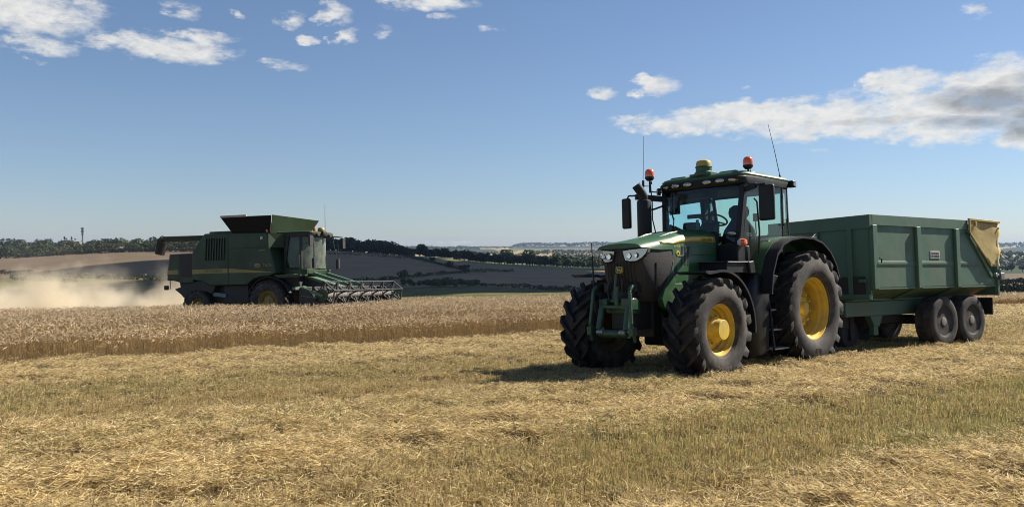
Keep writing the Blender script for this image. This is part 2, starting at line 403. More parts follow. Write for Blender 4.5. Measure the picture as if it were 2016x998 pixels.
# ------------------------------------------------------------------ near field: one sheet of soil and trodden straw
ys = np.concatenate([np.arange(-14, 3, 1.), np.arange(3, 14, .09), np.arange(14, 26, .16), np.arange(26, 48, .35), np.arange(48, 75, 1.2)])
us = np.concatenate([np.linspace(-2.2, -.86, 14), np.linspace(-.85, .85, 420), np.linspace(.86, 2.2, 14)])
YY, UU = np.meshgrid(ys, us, indexing='ij'); XX = UU*(np.maximum(YY, 0) + 9.)*.85
def relief(x, y):
    c = chaff(x, y)
    lump = np.clip((fbm(x, y, .42, 31, 3)-.40)*3.2, 0, 1)**1.2
    return ((.25+.75*c)*.088*lump + .06*(fbm(x, y, .9, 33)-.5))*np.clip(1.2-np.abs(y-12)/40., 0, 1) + .06*(fbm(x, y, 4., 8)-.5)
ZZ = g(XX, YY) + relief(XX, YY)
V = np.stack([XX, YY, ZZ], -1).reshape(-1, 3); ny, nx = XX.shape
idx = np.arange(ny*nx).reshape(ny, nx); F4 = np.stack([idx[:-1,:-1], idx[:-1,1:], idx[1:,1:], idx[1:,:-1]], -1).reshape(-1, 4)
ch_ = chaff(XX, YY).reshape(-1, 1); gr_ = green(XX, YY).reshape(-1, 1)
base = np.array([.05,.035,.019])*(1-ch_) + np.array([.11,.078,.037])*ch_
base = base*(1-.5*gr_) + np.array([.075,.085,.028])*gr_*.5
ms = bpy.data.materials.new('field_soil'); ms.use_nodes = True; T = NT(ms.node_tree); bs = ms.node_tree.nodes['Principled BSDF']
bs.inputs['Roughness'].default_value = .95; bs.inputs['Specular IOR Level'].default_value = .1
at_ = T.n('ShaderNodeAttribute', _attribute_name='tint'); tc = T.n('ShaderNodeTexCoord')
nz = T.n('ShaderNodeTexNoise'); nz.inputs['Scale'].default_value = 16; nz.inputs['Detail'].default_value = 8; nz.inputs['Roughness'].default_value = .75; T.l(tc.outputs['Object'], nz.inputs['Vector'])
mr = T.n('ShaderNodeMapRange'); mr.inputs[1].default_value = .32; mr.inputs[2].default_value = .68; mr.inputs[3].default_value = .35; mr.inputs[4].default_value = 1.55; T.l(nz.outputs['Fac'], mr.inputs[0])
sc = T.n('ShaderNodeVectorMath', _operation='SCALE'); T.l(at_.outputs['Color'], sc.inputs[0]); T.l(mr.outputs[0], sc.inputs['Scale']); T.l(sc.outputs[0], bs.inputs['Base Color'])
bp = T.n('ShaderNodeBump'); bp.inputs['Strength'].default_value = .8; bp.inputs['Distance'].default_value = .05; T.l(nz.outputs['Fac'], bp.inputs['Height']); T.l(bp.outputs[0], bs.inputs['Normal'])
fo = link_mesh('field_ground', np_mesh('field_ground', V, F4, [ms], base, smooth=True)); tag(fo, 'harvested field of golden stubble and trodden straw with greenish strips', 'field', kind='structure')

# ------------------------------------------------------------------ far land: one sheet described by its profile in each direction
PC = np.array([-700,-200,0,330,640,820,1000,1160,1400,1700,1960,2300,2900], float)
ROWS = [(52, [None]*13), (120, [645,642,640,638,632,625,620,616,612,608,602,600,600]),
 (250, [602,602,602,600,597,594,592,589,588,586,583,582,582]), (350, [588,587,586,585,583,579,577,575,576,575,573,572,572]),
 (450, [573,571,569,569,567,566,566,568,567,565,562,560,560]), (600, [548,546,545,543,542,546,552,556,557,554,549,546,546]),
 (850, [515,512,508,494,493,505,522,530,533,535,537,537,537]), (1100, [508,506,502,497,497,508,521,527,529,531,531,530,530]),
 (1600, [500,499,497,495,498,507,515,518,520,521,521,520,520]), (2500, [493,493,491,491,495,503,506,507,508,509,508,507,506]),
 (4000, [488,488,488,489,492,496,497,497,497,498,497,496,496]), (6000, [485,485,485,486,488,489,489,486.5,487,488,487,486,486]),
 (7000, [484,484,484,485,486,486.5,486.5,484,485,485.5,485.5,485,485]), (8600, [490]*13)]
LY = np.log([r[0] for r in ROWS]); TAB = []
for Y, pys in ROWS:
    u = (PC-1008)/1560
    TAB.append(g(u*Y, Y) - 1.2 if pys[0] is None else CAM_H - (np.array(pys, float)-485)/1560*Y)
TAB = np.array(TAB); PYT = np.array([CAM_H - TAB[i] for i in range(len(ROWS))])/np.exp(LY)[:,None]      # tangent below the eye
def cr(a, b, c, d, t): return .5*((2*b) + (-a+c)*t + (2*a-5*b+4*c-d)*t*t + (-a+3*b-3*c+d)*t**3)
def land_tan(u, Y):
    u = np.asarray(u, float); ly = np.log(np.asarray(Y, float)); u, ly = np.broadcast_arrays(u, ly)
    j = np.clip(np.searchsorted(LY, ly)-1, 0, len(LY)-2); t = np.clip((ly-LY[j])/(LY[j+1]-LY[j]), 0, 1)
    px = np.clip(u*1560+1008, PC[0], PC[-1]); k = np.clip(np.searchsorted(PC, px)-1, 0, len(PC)-2); f = (px-PC[k])/(PC[k+1]-PC[k]); f = f*f*(3-2*f)*.5 + f*.5
    def row(i): i = np.clip(i, 0, len(LY)-1); return PYT[i,k]*(1-f) + PYT[i,k+1]*f
    a, b, c, d = row(j-1), row(j), row(j+1), row(j+2)
    lin = b*(1-t)+c*t; return .5*lin + .5*cr(a,b,c,d,t)
def land_z(u, Y): return CAM_H - land_tan(u, Y)*np.asarray(Y, float)
def land(px, Y):
    u = (px-1008)/1560; return Vector((u*Y, Y, float(land_z(u, Y))))

us = np.concatenate([np.linspace(-1.25, -.75, 30), np.linspace(-.745, .745, 560), np.linspace(.75, 1.3, 30)])
ysf = np.concatenate([np.exp(np.linspace(math.log(52), math.log(250), 24)), np.exp(np.linspace(math.log(255), math.log(1150), 190)), np.exp(np.linspace(math.log(1160), math.log(8600), 90))])
YY, UU = np.meshgrid(ysf, us, indexing='ij'); XX = UU*YY; ZZ = land_z(UU, YY) + .0012*YY*(fbm(XX, YY, 160., 41)-.5)*np.clip((YY-200)/200., 0, 1)
V = np.stack([XX, YY, ZZ], -1).reshape(-1,3); ny, nx = XX.shape
idx = np.arange(ny*nx).reshape(ny,nx); F4 = np.stack([idx[:-1,:-1], idx[:-1,1:], idx[1:,1:], idx[1:,:-1]], -1).reshape(-1,4)
# which crop each patch of land carries
uc = (UU[:-1,:-1]+UU[1:,1:])/2; yc = (YY[:-1,:-1]+YY[1:,1:])/2; pxc = uc*1560+1008; pyc = 485 + land_tan(uc, yc)*1560
GRASS, BROWN, DARK, GOLD, MEADOW, WOOD, PALE, VERGE = range(8)
cls = np.full(uc.shape, MEADOW)
cls[yc > 1150] = PALE; cls[(yc > 852) & (yc <= 1500) & ((pxc < 810) | (pxc > 2500))] = WOOD; cls[yc > 5600] = WOOD; cls[(yc > 930) & (yc <= 1300) & (pxc >= 810)] = WOOD
cls[(yc > 1150) & (vnoise(uc*1560, yc**.8, 130, 77) > .5)] = GRASS
cls[(yc > 1900) & (vnoise(uc*1560+40, yc**.75, 90, 79) > .6)] = GOLD
cls[(yc > 2500) & (vnoise(uc*1560+70, yc**.7, 120, 83) > .66)] = WOOD
br = (pxc < 640) & (yc < 900) & (pyc < 549 - .0*pxc); cls[br] = BROWN
cls[(pxc < 640) & (pyc >= 549) & (yc < 900)] = MEADOW
e1 = np.interp(pxc, [633, 796, 900], [501, 510, 532]); e3 = np.interp(pxc, [640, 701, 740, 910, 1010, 1200, 2400], [566, 557, 553, 538, 535, 533, 531]); e2 = np.interp(pxc, [800, 812, 909, 1010], [505, 510, 532, 535])
cls[(pxc >= 600) & (pxc < 2600) & (pyc < 566) & (yc < 900)] = DARK
cls[(pxc >= 640) & (pxc < 815) & (yc > 845) & (yc < 960)] = WOOD
cls[(pxc >= 800) & (pxc < 1010) & (pyc > e2-4) & (pyc < e2+0) & (yc < 1000)] = VERGE
low = np.interp(pxc, [600, 700, 790, 936, 1118, 1300, 2400], [562, 561, 566, 562, 572, 566, 560]); cls[(pxc >= 600) & (pyc > low) & (yc < 700)] = MEADOW
cls[(pxc > 800) & (pxc < 1300) & (pyc < np.interp(pxc, [800, 1000, 1160, 1300], [507, 524, 532, 533])) & (yc < 930)] = VERGE
# right-hand side seen past the trailer
r = pxc > 1700
cls[r & (yc < 420)] = MEADOW; cls[r & (pyc < 573) & (pyc > 563) & (yc < 900)] = PALE; cls[r & (pyc <= 563) & (pyc > 556) & (yc < 900)] = DARK; cls[r & (pyc <= 556) & (pyc > 538) & (yc < 1000)] = BROWN; cls[r & (pyc <= 538) & (yc < 2000)] = WOOD
# far golden strips between the woods in the middle
cls[(pxc > 960) & (pxc < 1200) & (yc > 2400) & (yc < 4200)] = GOLD
cls[(pxc > 1115) & (pxc < 1300) & (yc > 1700) & (yc < 2300)] = GOLD
def landmat(name, col, col2, scale=.02, stripe=0.):
    m = bpy.data.materials.new(name); m.use_nodes = True; T = NT(m.node_tree); b = m.node_tree.nodes['Principled BSDF']; b.inputs['Roughness'].default_value = .95; b.inputs['Specular IOR Level'].default_value = .05
    tc = T.n('ShaderNodeTexCoord'); nz = T.n('ShaderNodeTexNoise'); nz.inputs['Scale'].default_value = scale; nz.inputs['Detail'].default_value = 9; nz.inputs['Roughness'].default_value = .65
    T.l(tc.outputs['Object'], nz.inputs['Vector'])
    mx = T.n('ShaderNodeMix', _data_type='RGBA'); mx.inputs[6].default_value = (*col,1); mx.inputs[7].default_value = (*col2,1)
    mr = T.n('ShaderNodeMapRange'); mr.inputs[1].default_value = .36; mr.inputs[2].default_value = .66; fac = nz.outputs['Fac']
    if stripe:
        wv = T.n('ShaderNodeTexWave'); wv.inputs['Scale'].default_value = stripe; wv.inputs['Distortion'].default_value = 3; wv.inputs['Detail'].default_value = 3; wv.inputs['Detail Scale'].default_value = .05
        mp = T.n('ShaderNodeMapping'); mp.inputs['Rotation'].default_value = (0,0,1.25); T.l(tc.outputs['Object'], mp.inputs[0]); T.l(mp.outputs[0], wv.inputs[0])
        ad = T.n('ShaderNodeMath', _operation='MULTIPLY_ADD'); ad.inputs[1].default_value = .16; T.l(wv.outputs['Fac'], ad.inputs[0]); T.l(nz.outputs['Fac'], ad.inputs[2]); sb = T.n('ShaderNodeMath', _operation='SUBTRACT'); sb.inputs[1].default_value = .08; T.l(ad.outputs[0], sb.inputs[0]); fac = sb.outputs[0]
    T.l(fac, mr.inputs[0]); T.l(mr.outputs[0], mx.inputs[0]); T.l(mx.outputs[2], b.inputs['Base Color']); return m
LM = [landmat('pasture', (.09,.11,.04), (.15,.15,.06)), landmat('brown_field', (.105,.077,.051), (.14,.105,.07), .03, .03), landmat('grey_brown_field', (.235,.15,.085), (.29,.195,.115), .03, .03),
      landmat('ripe_field', (.26,.195,.11), (.33,.25,.14), .01), landmat('meadow', (.045,.05,.017), (.16,.14,.05), .09, .02), landmat('wood_floor', (.03,.045,.02), (.05,.065,.03), .03), landmat('pale_field', (.10,.095,.06), (.155,.135,.08), .01), landmat('verge', (.13,.14,.055), (.18,.17,.075), .03)]
hl_ = link_mesh('hills', np_mesh('hills', V, F4, LM, None, cls.ravel(), smooth=True)); tag(hl_, 'rolling valley and hillside of brown and grey fields beyond the crop', 'hills', kind='structure')

# ------------------------------------------------------------------ stubble: standing stubs and loose straw
def blades(x, y, z, hd, pitch, L, w, bend, col, roll=None):
    """ribbons of two quads; hd = heading, pitch = angle above the ground"""
    n = len(x); roll = rng.uniform(0, PI, n) if roll is None else roll
    d = np.stack([np.cos(hd)*np.cos(pitch), np.sin(hd)*np.cos(pitch), np.sin(pitch)], 1)
    up = np.stack([-np.cos(hd)*np.sin(pitch), -np.sin(hd)*np.sin(pitch), np.cos(pitch)], 1); sd = np.cross(d, up)
    wv = (sd*np.cos(roll)[:,None] + up*np.sin(roll)[:,None])*(w/2)[:,None]
    p0 = np.stack([x,y,z],1); p1 = None if np.isscalar(bend) else p0 + d*(L*.52)[:,None] + up*(bend*.5)[:,None]*L[:,None]; p2 = p0 + d*L[:,None]
    if bend is None or np.isscalar(bend):
        V = np.stack([p0-wv, p0+wv, p2+wv*.7, p2-wv*.7], 1).reshape(-1,3)
        return V, np.arange(n*4).reshape(-1,4), np.repeat(col, 4, 0)
    V = np.stack([p0-wv, p0+wv, p1-wv, p1+wv, p2-wv*.6, p2+wv*.6], 1).reshape(-1,3)
    b = (np.arange(n)*6)[:,None]; F = np.concatenate([b+np.array([[0,1,3,2]]), b+np.array([[2,3,5,4]])], 1).reshape(-1,4)
    return V, F, np.repeat(col, 6, 0)
def joinb(parts):
    Vs, Fs, Cs = [], [], []; n = 0
    for V, F, C in parts: Vs.append(V); Fs.append(F+n); Cs.append(C); n += len(V)
    return np.concatenate(Vs), np.concatenate(Fs), np.concatenate(Cs)
N = 3300000
Yb = np.where(rng.uniform(0,1,N) < .8, np.exp(rng.uniform(math.log(4.2), math.log(37), N)), 1/rng.uniform(1/14., 1/4.2, N)); Xb = rng.uniform(-1, 1, N)*(Yb*.72+3.6)
k = ~in_wheat(Xb, Yb); Xb, Yb = Xb[k], Yb[k]
c = chaff(Xb, Yb); gn = green(Xb, Yb); clump = fbm(Xb, Yb, .45, 51); n = len(Xb)
keep = rng.uniform(0,1,n) < np.clip(.8 + 3.5*(clump-.43), .22, 1)*np.clip(.55+2.6*(fbm(Xb, Yb, .22, 53, 2)-.36), .08, 1); Xb, Yb, c, gn, clump = Xb[keep], Yb[keep], c[keep], gn[keep], clump[keep]; n = len(Xb)
lying = rng.uniform(0,1,n) < (.10 + .80*c)
Zb = g(Xb, Yb) + relief(Xb, Yb)
hd = np.where(lying, rng.uniform(0,2*PI,n), rng.uniform(0,2*PI,n)); pitch = np.where(lying, rng.normal(.16,.25,n), rng.normal(1.38,.16,n))
L = np.where(lying, rng.uniform(.022,.095,n), rng.uniform(.035,.09,n)); L = np.where(rng.uniform(0,1,n) < .008, L*2.4, L)
w = np.maximum(rng.uniform(.003,.006,n), .00036*Yb)
z0 = Zb + np.where(lying, rng.uniform(0,.07,n)*(.3+c) + .05*np.maximum(0, clump-.5), -.01)
tone = rng.uniform(.55,1.18,n)[:,None]
col = np.where(rng.uniform(0,1,n)[:,None] < .3, np.array([[.65,.49,.205]]), np.array([[.78,.625,.33]]))*tone
col = np.where((~lying)[:,None], np.array([[.62,.475,.20]])*tone, col)
dk = rng.uniform(0,1,n) < .28; col *= (.80+.26*c)[:,None]; col[dk] = np.array([.24,.16,.08])*tone[dk]
isg = rng.uniform(0,1,n) < gn*.42; col[isg] = (np.array([[.16,.20,.055]])*(1-rng.uniform(0,.55,n)[:,None]) + np.array([[.34,.30,.12]])*.35)[isg]*tone[isg]
pitch = np.where(isg, rng.normal(1.1,.35,n), pitch)
V, F4, C = blades(Xb, Yb, z0, hd, pitch, L, w, 0., col)
straw = leafmat('straw', None, trans=.42, rough=.55, spec=.25)
so = link_mesh('stubble', np_mesh('stubble', V, F4, [straw], C)); tag(so, 'cut straw and standing stubble covering the near field', 'stubble', kind='stuff')

# ------------------------------------------------------------------ the uncut wheat
def wheat_pts(n, y0, y1):
    Y = rng.uniform(y0**2, y1**2, n)**.5; X = rng.uniform(-1, 1, n)*(Y*.70+5.); k = in_wheat(X, Y); return X[k], Y[k]
X1_, Y1_ = wheat_pts(470000, 14, 52)
near = scoord(X1_, Y1_) - wheat_edge(X1_)
kk = (near < 1.2) | (rng.uniform(0,1,len(near)) < .38); X1_, Y1_, near = X1_[kk], Y1_[kk], near[kk]; n = len(X1_)
Z1_ = g(X1_, Y1_) + .06*(fbm(X1_, Y1_, 4., 8)-.5)
H = (.47 + .36*(1-np.exp(-np.maximum(near,0)/2.6)))*np.interp(X1_, [12, 18], [1., .62]) + .10*(fbm(X1_, Y1_, 1.1, 61)-.5) + .10*(fbm(X1_, Y1_, 6., 62)-.5) + rng.normal(0,.035,n)
ln = rng.normal(0,.13,(n,2)); ln[:,0] += .5*(fbm(X1_, Y1_, .7, 91)-.5); e_ = np.exp(-np.maximum(near,0)/.35)*rng.uniform(0,1,n)*.75*fbm(X1_, Y1_, .5, 71); ln[:,0] += e_*.485 - .03; ln[:,1] += -e_*.875
flat = (fbm(X1_, Y1_, .8, 66) > .64) & (near < .7); ln[flat] *= 2.0; H = np.where(flat, H*.8, H)
top = np.stack([X1_+ln[:,0]*H, Y1_+ln[:,1]*H, Z1_+H*np.sqrt(np.clip(1-(ln**2).sum(1), .1, 1))], 1); bot = np.stack([X1_,Y1_,Z1_],1)
ra = rng.uniform(0,PI,n); sv = np.stack([np.cos(ra),np.sin(ra),np.zeros(n)],1); ws = (np.maximum(.0045, .00024*Y1_)/2)[:,None]
tone = (rng.uniform(.7,1.15,n)*(.72+.5*fbm(X1_, Y1_, 1.4, 63)))[:,None]
mid = (top+bot)/2 + np.stack([ln[:,0],ln[:,1],np.zeros(n)],1)*-.04
Vs = np.stack([bot-sv*ws, bot+sv*ws, mid-sv*ws, mid+sv*ws, top-sv*ws*.7, top+sv*ws*.7],1).reshape(-1,3); b6 = (np.arange(n)*6)[:,None]
Fs = np.concatenate([b6+np.array([[0,1,3,2]]), b6+np.array([[2,3,5,4]])],1).reshape(-1,4); Cs = np.repeat(np.array([[.31,.205,.088]])*tone, 6, 0)
# ears : two crossed ribbons, nodding
nod = rng.uniform(0,2*PI,n); pit = rng.normal(.15,.65,n); el_ = rng.uniform(.08,.125,n); dv = np.stack([np.cos(nod)*np.cos(pit), np.sin(nod)*np.cos(pit), np.sin(pit)],1)
a_ = np.cross(dv, np.array([0,0,1.])); a_ /= np.linalg.norm(a_,axis=1)[:,None]+1e-6; b_ = np.cross(dv, a_); we = (np.maximum(.016, .00065*Y1_)/2)[:,None]
parts = [(Vs,Fs,Cs)]; ec = np.array([[.70,.565,.38]])*tone*rng.uniform(.65,1.25,n)[:,None]
for ax in (a_, b_):
    p0 = top; p1 = top + dv*(el_*.4)[:,None]; p2 = top + dv*el_[:,None]
    Ve = np.stack([p0-ax*we*.5,p0+ax*we*.5,p1-ax*we,p1+ax*we,p2-ax*we*.35,p2+ax*we*.35],1).reshape(-1,3); parts.append((Ve,Fs,np.repeat(ec,6,0)))
# dry leaves
m = rng.uniform(0,1,n) < .5; hgt = rng.uniform(.3,.8,m.sum())[:,None]; pb = bot[m]*(1-hgt)+top[m]*hgt
parts.append(blades(pb[:,0],pb[:,1],pb[:,2], rng.uniform(0,2*PI,m.sum()), rng.normal(.1,.7,m.sum()), rng.uniform(.10,.22,m.sum()), np.maximum(.007,.0003*Y1_[m]), rng.normal(0,.3,m.sum()), np.array([[.42,.28,.12]])*tone[m]))
V, F4, C = joinb(parts)
wm = leafmat('wheat', None, trans=.32, rough=.55, spec=.25)
wo = link_mesh('wheat_crop', np_mesh('wheat_crop', V, F4, [wm], C)); tag(wo, 'standing ripe wheat between the stubble and the harvester', 'wheat', kind='stuff')
# ------------------------------------------------------------------ wheels
def tyre_mesh(mb, R, Wd, rr, lugs=20, lug=.05, side=1, seg=72):
    """agricultural tyre round the Y axis; outer side = +Y*side"""
    h = R - rr - lug
    prof = [(rr, .385), (rr + .02, .42), (rr + .12*h, .47), (rr + .32*h, .515), (rr + .5*h, .52), (rr + .66*h, .505), (rr + .80*h, .478),
            (rr + .90*h, .455), (rr + .965*h, .40), (rr + .99*h, .25), (rr + h, 0)]
    full = [(r, t*Wd) for r, t in prof] + [(r, -t*Wd) for r, t in prof[-2::-1]]
    ns = 8
    mb.mi = 3; mb.lathe(full[:ns], n=seg, cap=False); mb.lathe(full[-ns:], n=seg, cap=False)
    mb.mi = 0; mb.lathe(full[ns-1:-ns+1], n=seg, cap=False)
    def base(s):          # s 0..1 centre to shoulder, 1..1.35 down the shoulder
        pts = [(0, 0, 1), (.25, .25, .99), (.40, .40, .965), (.455, .455, .90), (.478, .475, .8)]
        ss = [0, .5, .8, 1., 1.2]
        for i in range(4):
            if s <= ss[i+1]:
                f = (s-ss[i])/(ss[i+1]-ss[i]); return (pts[i][1]*(1-f)+pts[i+1][1]*f, pts[i][2]*(1-f)+pts[i+1][2]*f)
        return pts[-1][1:]
    for sd in (1, -1):
        for k in range(lugs):
            th0 = 2*PI*(k + (.5 if sd < 0 else 0))/lugs
            rings = []
            for s in (-.07, .15, .4, .65, .85, 1., 1.12, 1.2):
                yy, rf = base(max(s, 0)); yy = yy*Wd*sd if s >= 0 else s*.5*Wd*sd
                th = th0 + (.46*max(s,-.1) + .05*max(s,0)**2)*.62/ R**.5
                rb = rr + rf*h - .012; top = R - .012*(s**2)
                if s > 1: top = R - .012 - (s-1)*.12
                if s > 1.15: top = rb + .045
                top = max(top, rb + .014)
                w = (.040 + .020*max(s,0))/R
                yo = yy
                if s >= 1: yo = yy + sd*.022
                rings.append([(math.cos(th-w)*rb, yy, math.sin(th-w)*rb), (math.cos(th+w)*rb, yy, math.sin(th+w)*rb),
                              (math.cos(th+w*.72)*top, yo, math.sin(th+w*.72)*top), (math.cos(th-w*.72)*top, yo, math.sin(th-w*.72)*top)])
            mb.loft(rings)

def wheel(parent, loc, R, Wd, rr, side, kind, letters=None, steer=0., lugs=20, lug=.05, mats=('tyre','yellow')):
    """part 'wheel' = hub and disc; sub-parts tyre and rim. side=+1: outer face towards +Y"""
    o_in = {'front': .16, 'rear': .30, 'small': .10, 'combine': .22, 'implement': .12}[kind]
    hub = MB(); W2 = Wd/2*.86
    yd = W2 - o_in                                     # plane of the disc
    def Y(p): return [(r, t*side) for r, t in p]
    hub.lathe(Y([(0, yd+.02), (rr*.52, yd+.02), (rr*.62, yd-.01), (rr*.80, yd-.05), (rr*.93, yd-.05), (rr*.93, yd-.07), (0, yd-.07)]), n=48)
    if kind == 'front':
        hub.lathe(Y([(.205, yd), (.20, yd+.07), (.165, yd+.10), (.155, yd+.19), (.145, yd+.20), (0, yd+.205)]), n=40)
        for k in range(10):
            a = 2*PI*k/10; hub.lathe(Y([(.018, yd+.015), (.018, yd+.045), (0, yd+.045)]), c=(math.cos(a)*rr*.55, 0, math.sin(a)*rr*.55), n=6)
    elif kind == 'rear':
        hub.lathe(Y([(.22, yd), (.21, yd+.05), (.12, yd+.07), (.11, yd+.13), (0, yd+.135)]), n=40)
        for k in range(10):
            a = 2*PI*(k+.3)/10; c = (math.cos(a)*.27, 0, math.sin(a)*.27)
            hub.lathe(Y([(.042, yd+.015), (.042, yd+.03), (.028, yd+.032), (.026, yd+.075), (0, yd+.078)]), c=c, n=8)
    elif kind == 'combine':
        hub.lathe(Y([(.24, yd), (.23, yd+.10), (.10, yd+.12), (.10, yd+.17), (0, yd+.17)]), n=32)
        for k in range(10):
            a = 2*PI*(k+.3)/10; hub.lathe(Y([(.025, yd+.015), (.02, yd+.05), (0, yd+.05)]), c=(math.cos(a)*.30, 0, math.sin(a)*.30), n=6)
    else:
        hub.lathe(Y([(.13, yd), (.11, yd+.06), (.085, yd+.12), (0, yd+.13)]), n=24)
        for k in range(8):
            a = 2*PI*k/8; hub.lathe(Y([(.018, yd+.015), (.016, yd+.05), (0, yd+.05)]), c=(math.cos(a)*.165, 0, math.sin(a)*.165), n=6)
    w = hub.build('wheel', M[mats[1]], parent, smooth=35)
    w.location = loc; w.rotation_euler = (0, 0, steer)
    rim = MB()
    a_, b_ = rr + .025, rr
    P = [(a_, W2), (a_-.004, W2-.018), (b_-.012, W2-.026), (b_-.024, W2-.075), (b_-.040, W2-.085), (b_-.046, W2-.15), (b_-.075, W2-.17), (b_-.075, -W2+.14), (b_-.03, -W2+.10), (b_-.012, -W2+.02), (a_, -W2),
         (a_+.006, -W2+.004), (b_+.0, -W2+.03), (b_+.0, W2-.03), (a_+.006, W2-.004)]
    rim.lathe(Y(P), n=64, closed=True)
    rim.build('rim', M[mats[1]], w, smooth=30)
    ty = MB()
    if kind == 'implement':
        h = R - rr
        prof = [(rr, .40), (rr+.02, .44), (rr+.15*h, .475), (rr+.45*h, .5), (rr+.75*h, .49), (rr+.90*h, .455), (rr+.97*h, .41), (rr+.985*h, .30),
                (rr+.985*h, .20), (rr+.95*h, .195), (rr+.95*h, .17), (rr+.99*h, .165), (R, .02), (rr+.955*h, .015)]
        ty.lathe([(r, t*Wd) for r, t in prof] + [(r, -t*Wd) for r, t in prof[::-1]], n=64)
        for sd in (1, -1):
            for k in range(40):
                a = 2*PI*k/40; ww = .035
                ty.loft([[(math.cos(a+q)*r0, sd*y*Wd, math.sin(a+q)*r0) for q, r0 in ((-ww, R-.03), (ww, R-.03), (ww, R-dr), (-ww, R-dr))] for y, dr in ((.31,.004), (.40,.012), (.462,.03))])
    else:
        tyre_mesh(ty, R, Wd, rr, lugs, lug, side)
    if letters:
        for body, ang, rad, size, mi in letters:
            ty.mi = mi
            yy = Wd*.503*side
            def fn(x, y, ang=ang, rad=rad):
                r = rad + y; a = ang - side*x/rad*-1*(-1)
                # follow the bulge of the side wall
                t = (r - rr)/(R - rr - lug)
                off = .47 + .03*math.sin(max(0, min(1, t))*PI) + .004
                off = float(np.interp(t, [0,.12,.32,.5,.66,.8], [.42,.47,.515,.52,.505,.478])) 
                return (math.cos(a)*r, (off*Wd + .005)*side, math.sin(a)*r)
            ty.text(body, size, fn)
    ty.build('tyre', [M[mats[0]], M['letter_dark'], M['letter_pale'], M['tyre_dusty_sunlit']], w, smooth=32, fix=False)
    return w

# ------------------------------------------------------------------ tractor
TH = math.radians(47.5); WB = 2.95
TR = empty('tractor', frame(4.558, 14.841, -math.sin(TH), -math.cos(TH)),
           'green farm tractor with yellow wheels and tinted cab, parked in front of the grain trailer', 'tractor')
# wheels (steering a touch straight ahead)
wheel(TR, (WB, .965, .735), .80, .56, .395, 1, 'front', [('LATITUDE', -PI/2+.05, .585, .085, 2)], lugs=17, lug=.068)
wheel(TR, (WB, -1.16, .735), .80, .58, .395, -1, 'front', mats=('tyre','yellow_shaded'), lugs=17, lug=.068)
wheel(TR, (0, .93, .955), 1.02, .66, .545, 1, 'rear', [('650', -PI/2+.06, .745, .15, 1)], lugs=20, lug=.066)
wheel(TR, (0, -.93, .955), 1.02, .66, .545, -1, 'rear', mats=('tyre','yellow_shaded'), lugs=20, lug=.066)

# engine block, gearbox, axles
b = MB()
b.box((1.6,-.28,.62), (3.42,.28,1.5)); b.box((-.35,-.36,.55), (1.65,.36,1.35)); b.box((3.3,-.22,.75), (3.82,.22,1.35))
b.box((.9,-.62,.45), (1.75,.62,.95)); b.tube([(0,-.9,.95),(0,.9,.95)], .16, 14)
b.tube([(WB,-.8,.72),(WB,.8,.72)], .10, 12); b.box((WB-.25,-.3,.62), (WB+.25,.3,1.0))
b.box((-.75,-.25,.45), (-.3,.25,1.3))
for sy in (-1, 1):
    b.lathe([(.22,.50*sy),(.20,.72*sy)], c=(WB,0,.72), n=20); b.tube([(WB,sy*.62,.72),(WB,sy*.62,1.15)], .07, 8)
b.tube([(-.6,.45,.55),(-1.15,.5,.55)], .05); b.tube([(-.6,-.45,.55),(-1.15,-.5,.55)], .05); b.bar((-.5,0,.42),(-1.35,0,.42), .1,.06)
b.build('chassis', M['dark'], TR, bevel=.012)
for pth in ([(2.45,.62,.93),(2.7,.60,.95),(2.85,.50,.97),(2.88,.42,.82),(3.15,.35,.80)], [(2.45,.62,.89),(2.68,.60,.91),(2.80,.50,.93),(2.84,.42,.78),(3.12,.35,.755)]):
    MB().tube(pth, .011, 6).build('brake_pipe', M['iron'], TR)

# bonnet -------------------------------------------------
HX = [1.86, 2.2, 2.55, 2.9, 3.08, 3.095, 3.40, 3.64, 3.80, 3.88]
HT = [2.335, 2.335, 2.315, 2.27, 2.23, 2.226, 2.175, 2.14, 2.115, 2.085]
HW = [.425, .432, .437, .44, .44, .44, .447, .45, .447, .437]
PR = [(0,0), (.30,-.004), (.56,-.016), (.76,-.034), (.90,-.062), (.97,-.10), (1.0,-.145), (1.012,-.24), (1.02,-.42), (1.02,-.62)]
def hood_half(i, zb):
    t, w = HT[i], HW[i]; sc = 1 if i < 6 else (.95, .9, .8, .6)[i-6]
    pts = [(w*a, t + d*sc) for a, d in PR[:8]]
    pts += [(w*1.02, max(zb + .25, t - .5)), (w*1.0, zb)]
    return pts
def hood_at(x):
    for i in range(len(HX)-1):
        if HX[i] <= x <= HX[i+1]:
            f = (x-HX[i])/(HX[i+1]-HX[i]); a = hood_half(i, 1.42); c = hood_half(i+1, 1.42)
            return [(p[0]*(1-f)+q[0]*f, p[1]*(1-f)+q[1]*f) for p, q in zip(a, c)]
def hood_on(x, u, off=.004):
    """point on the left bonnet flank, u = index along the half section"""
    h = hood_at(x); i = min(int(u), len(h)-2); f = u - i
    y = h[i][0]*(1-f)+h[i+1][0]*f; z = h[i][1]*(1-f)+h[i+1][1]*f
    d = Vector((h[i+1][0]-h[i][0], h[i+1][1]-h[i][1])).normalized(); nrm = Vector((-d.y, d.x))
    if nrm.x < 0: nrm = -nrm
    return (x, y + nrm.x*off, z + abs(nrm.y)*off)
b = MB(); rings = []
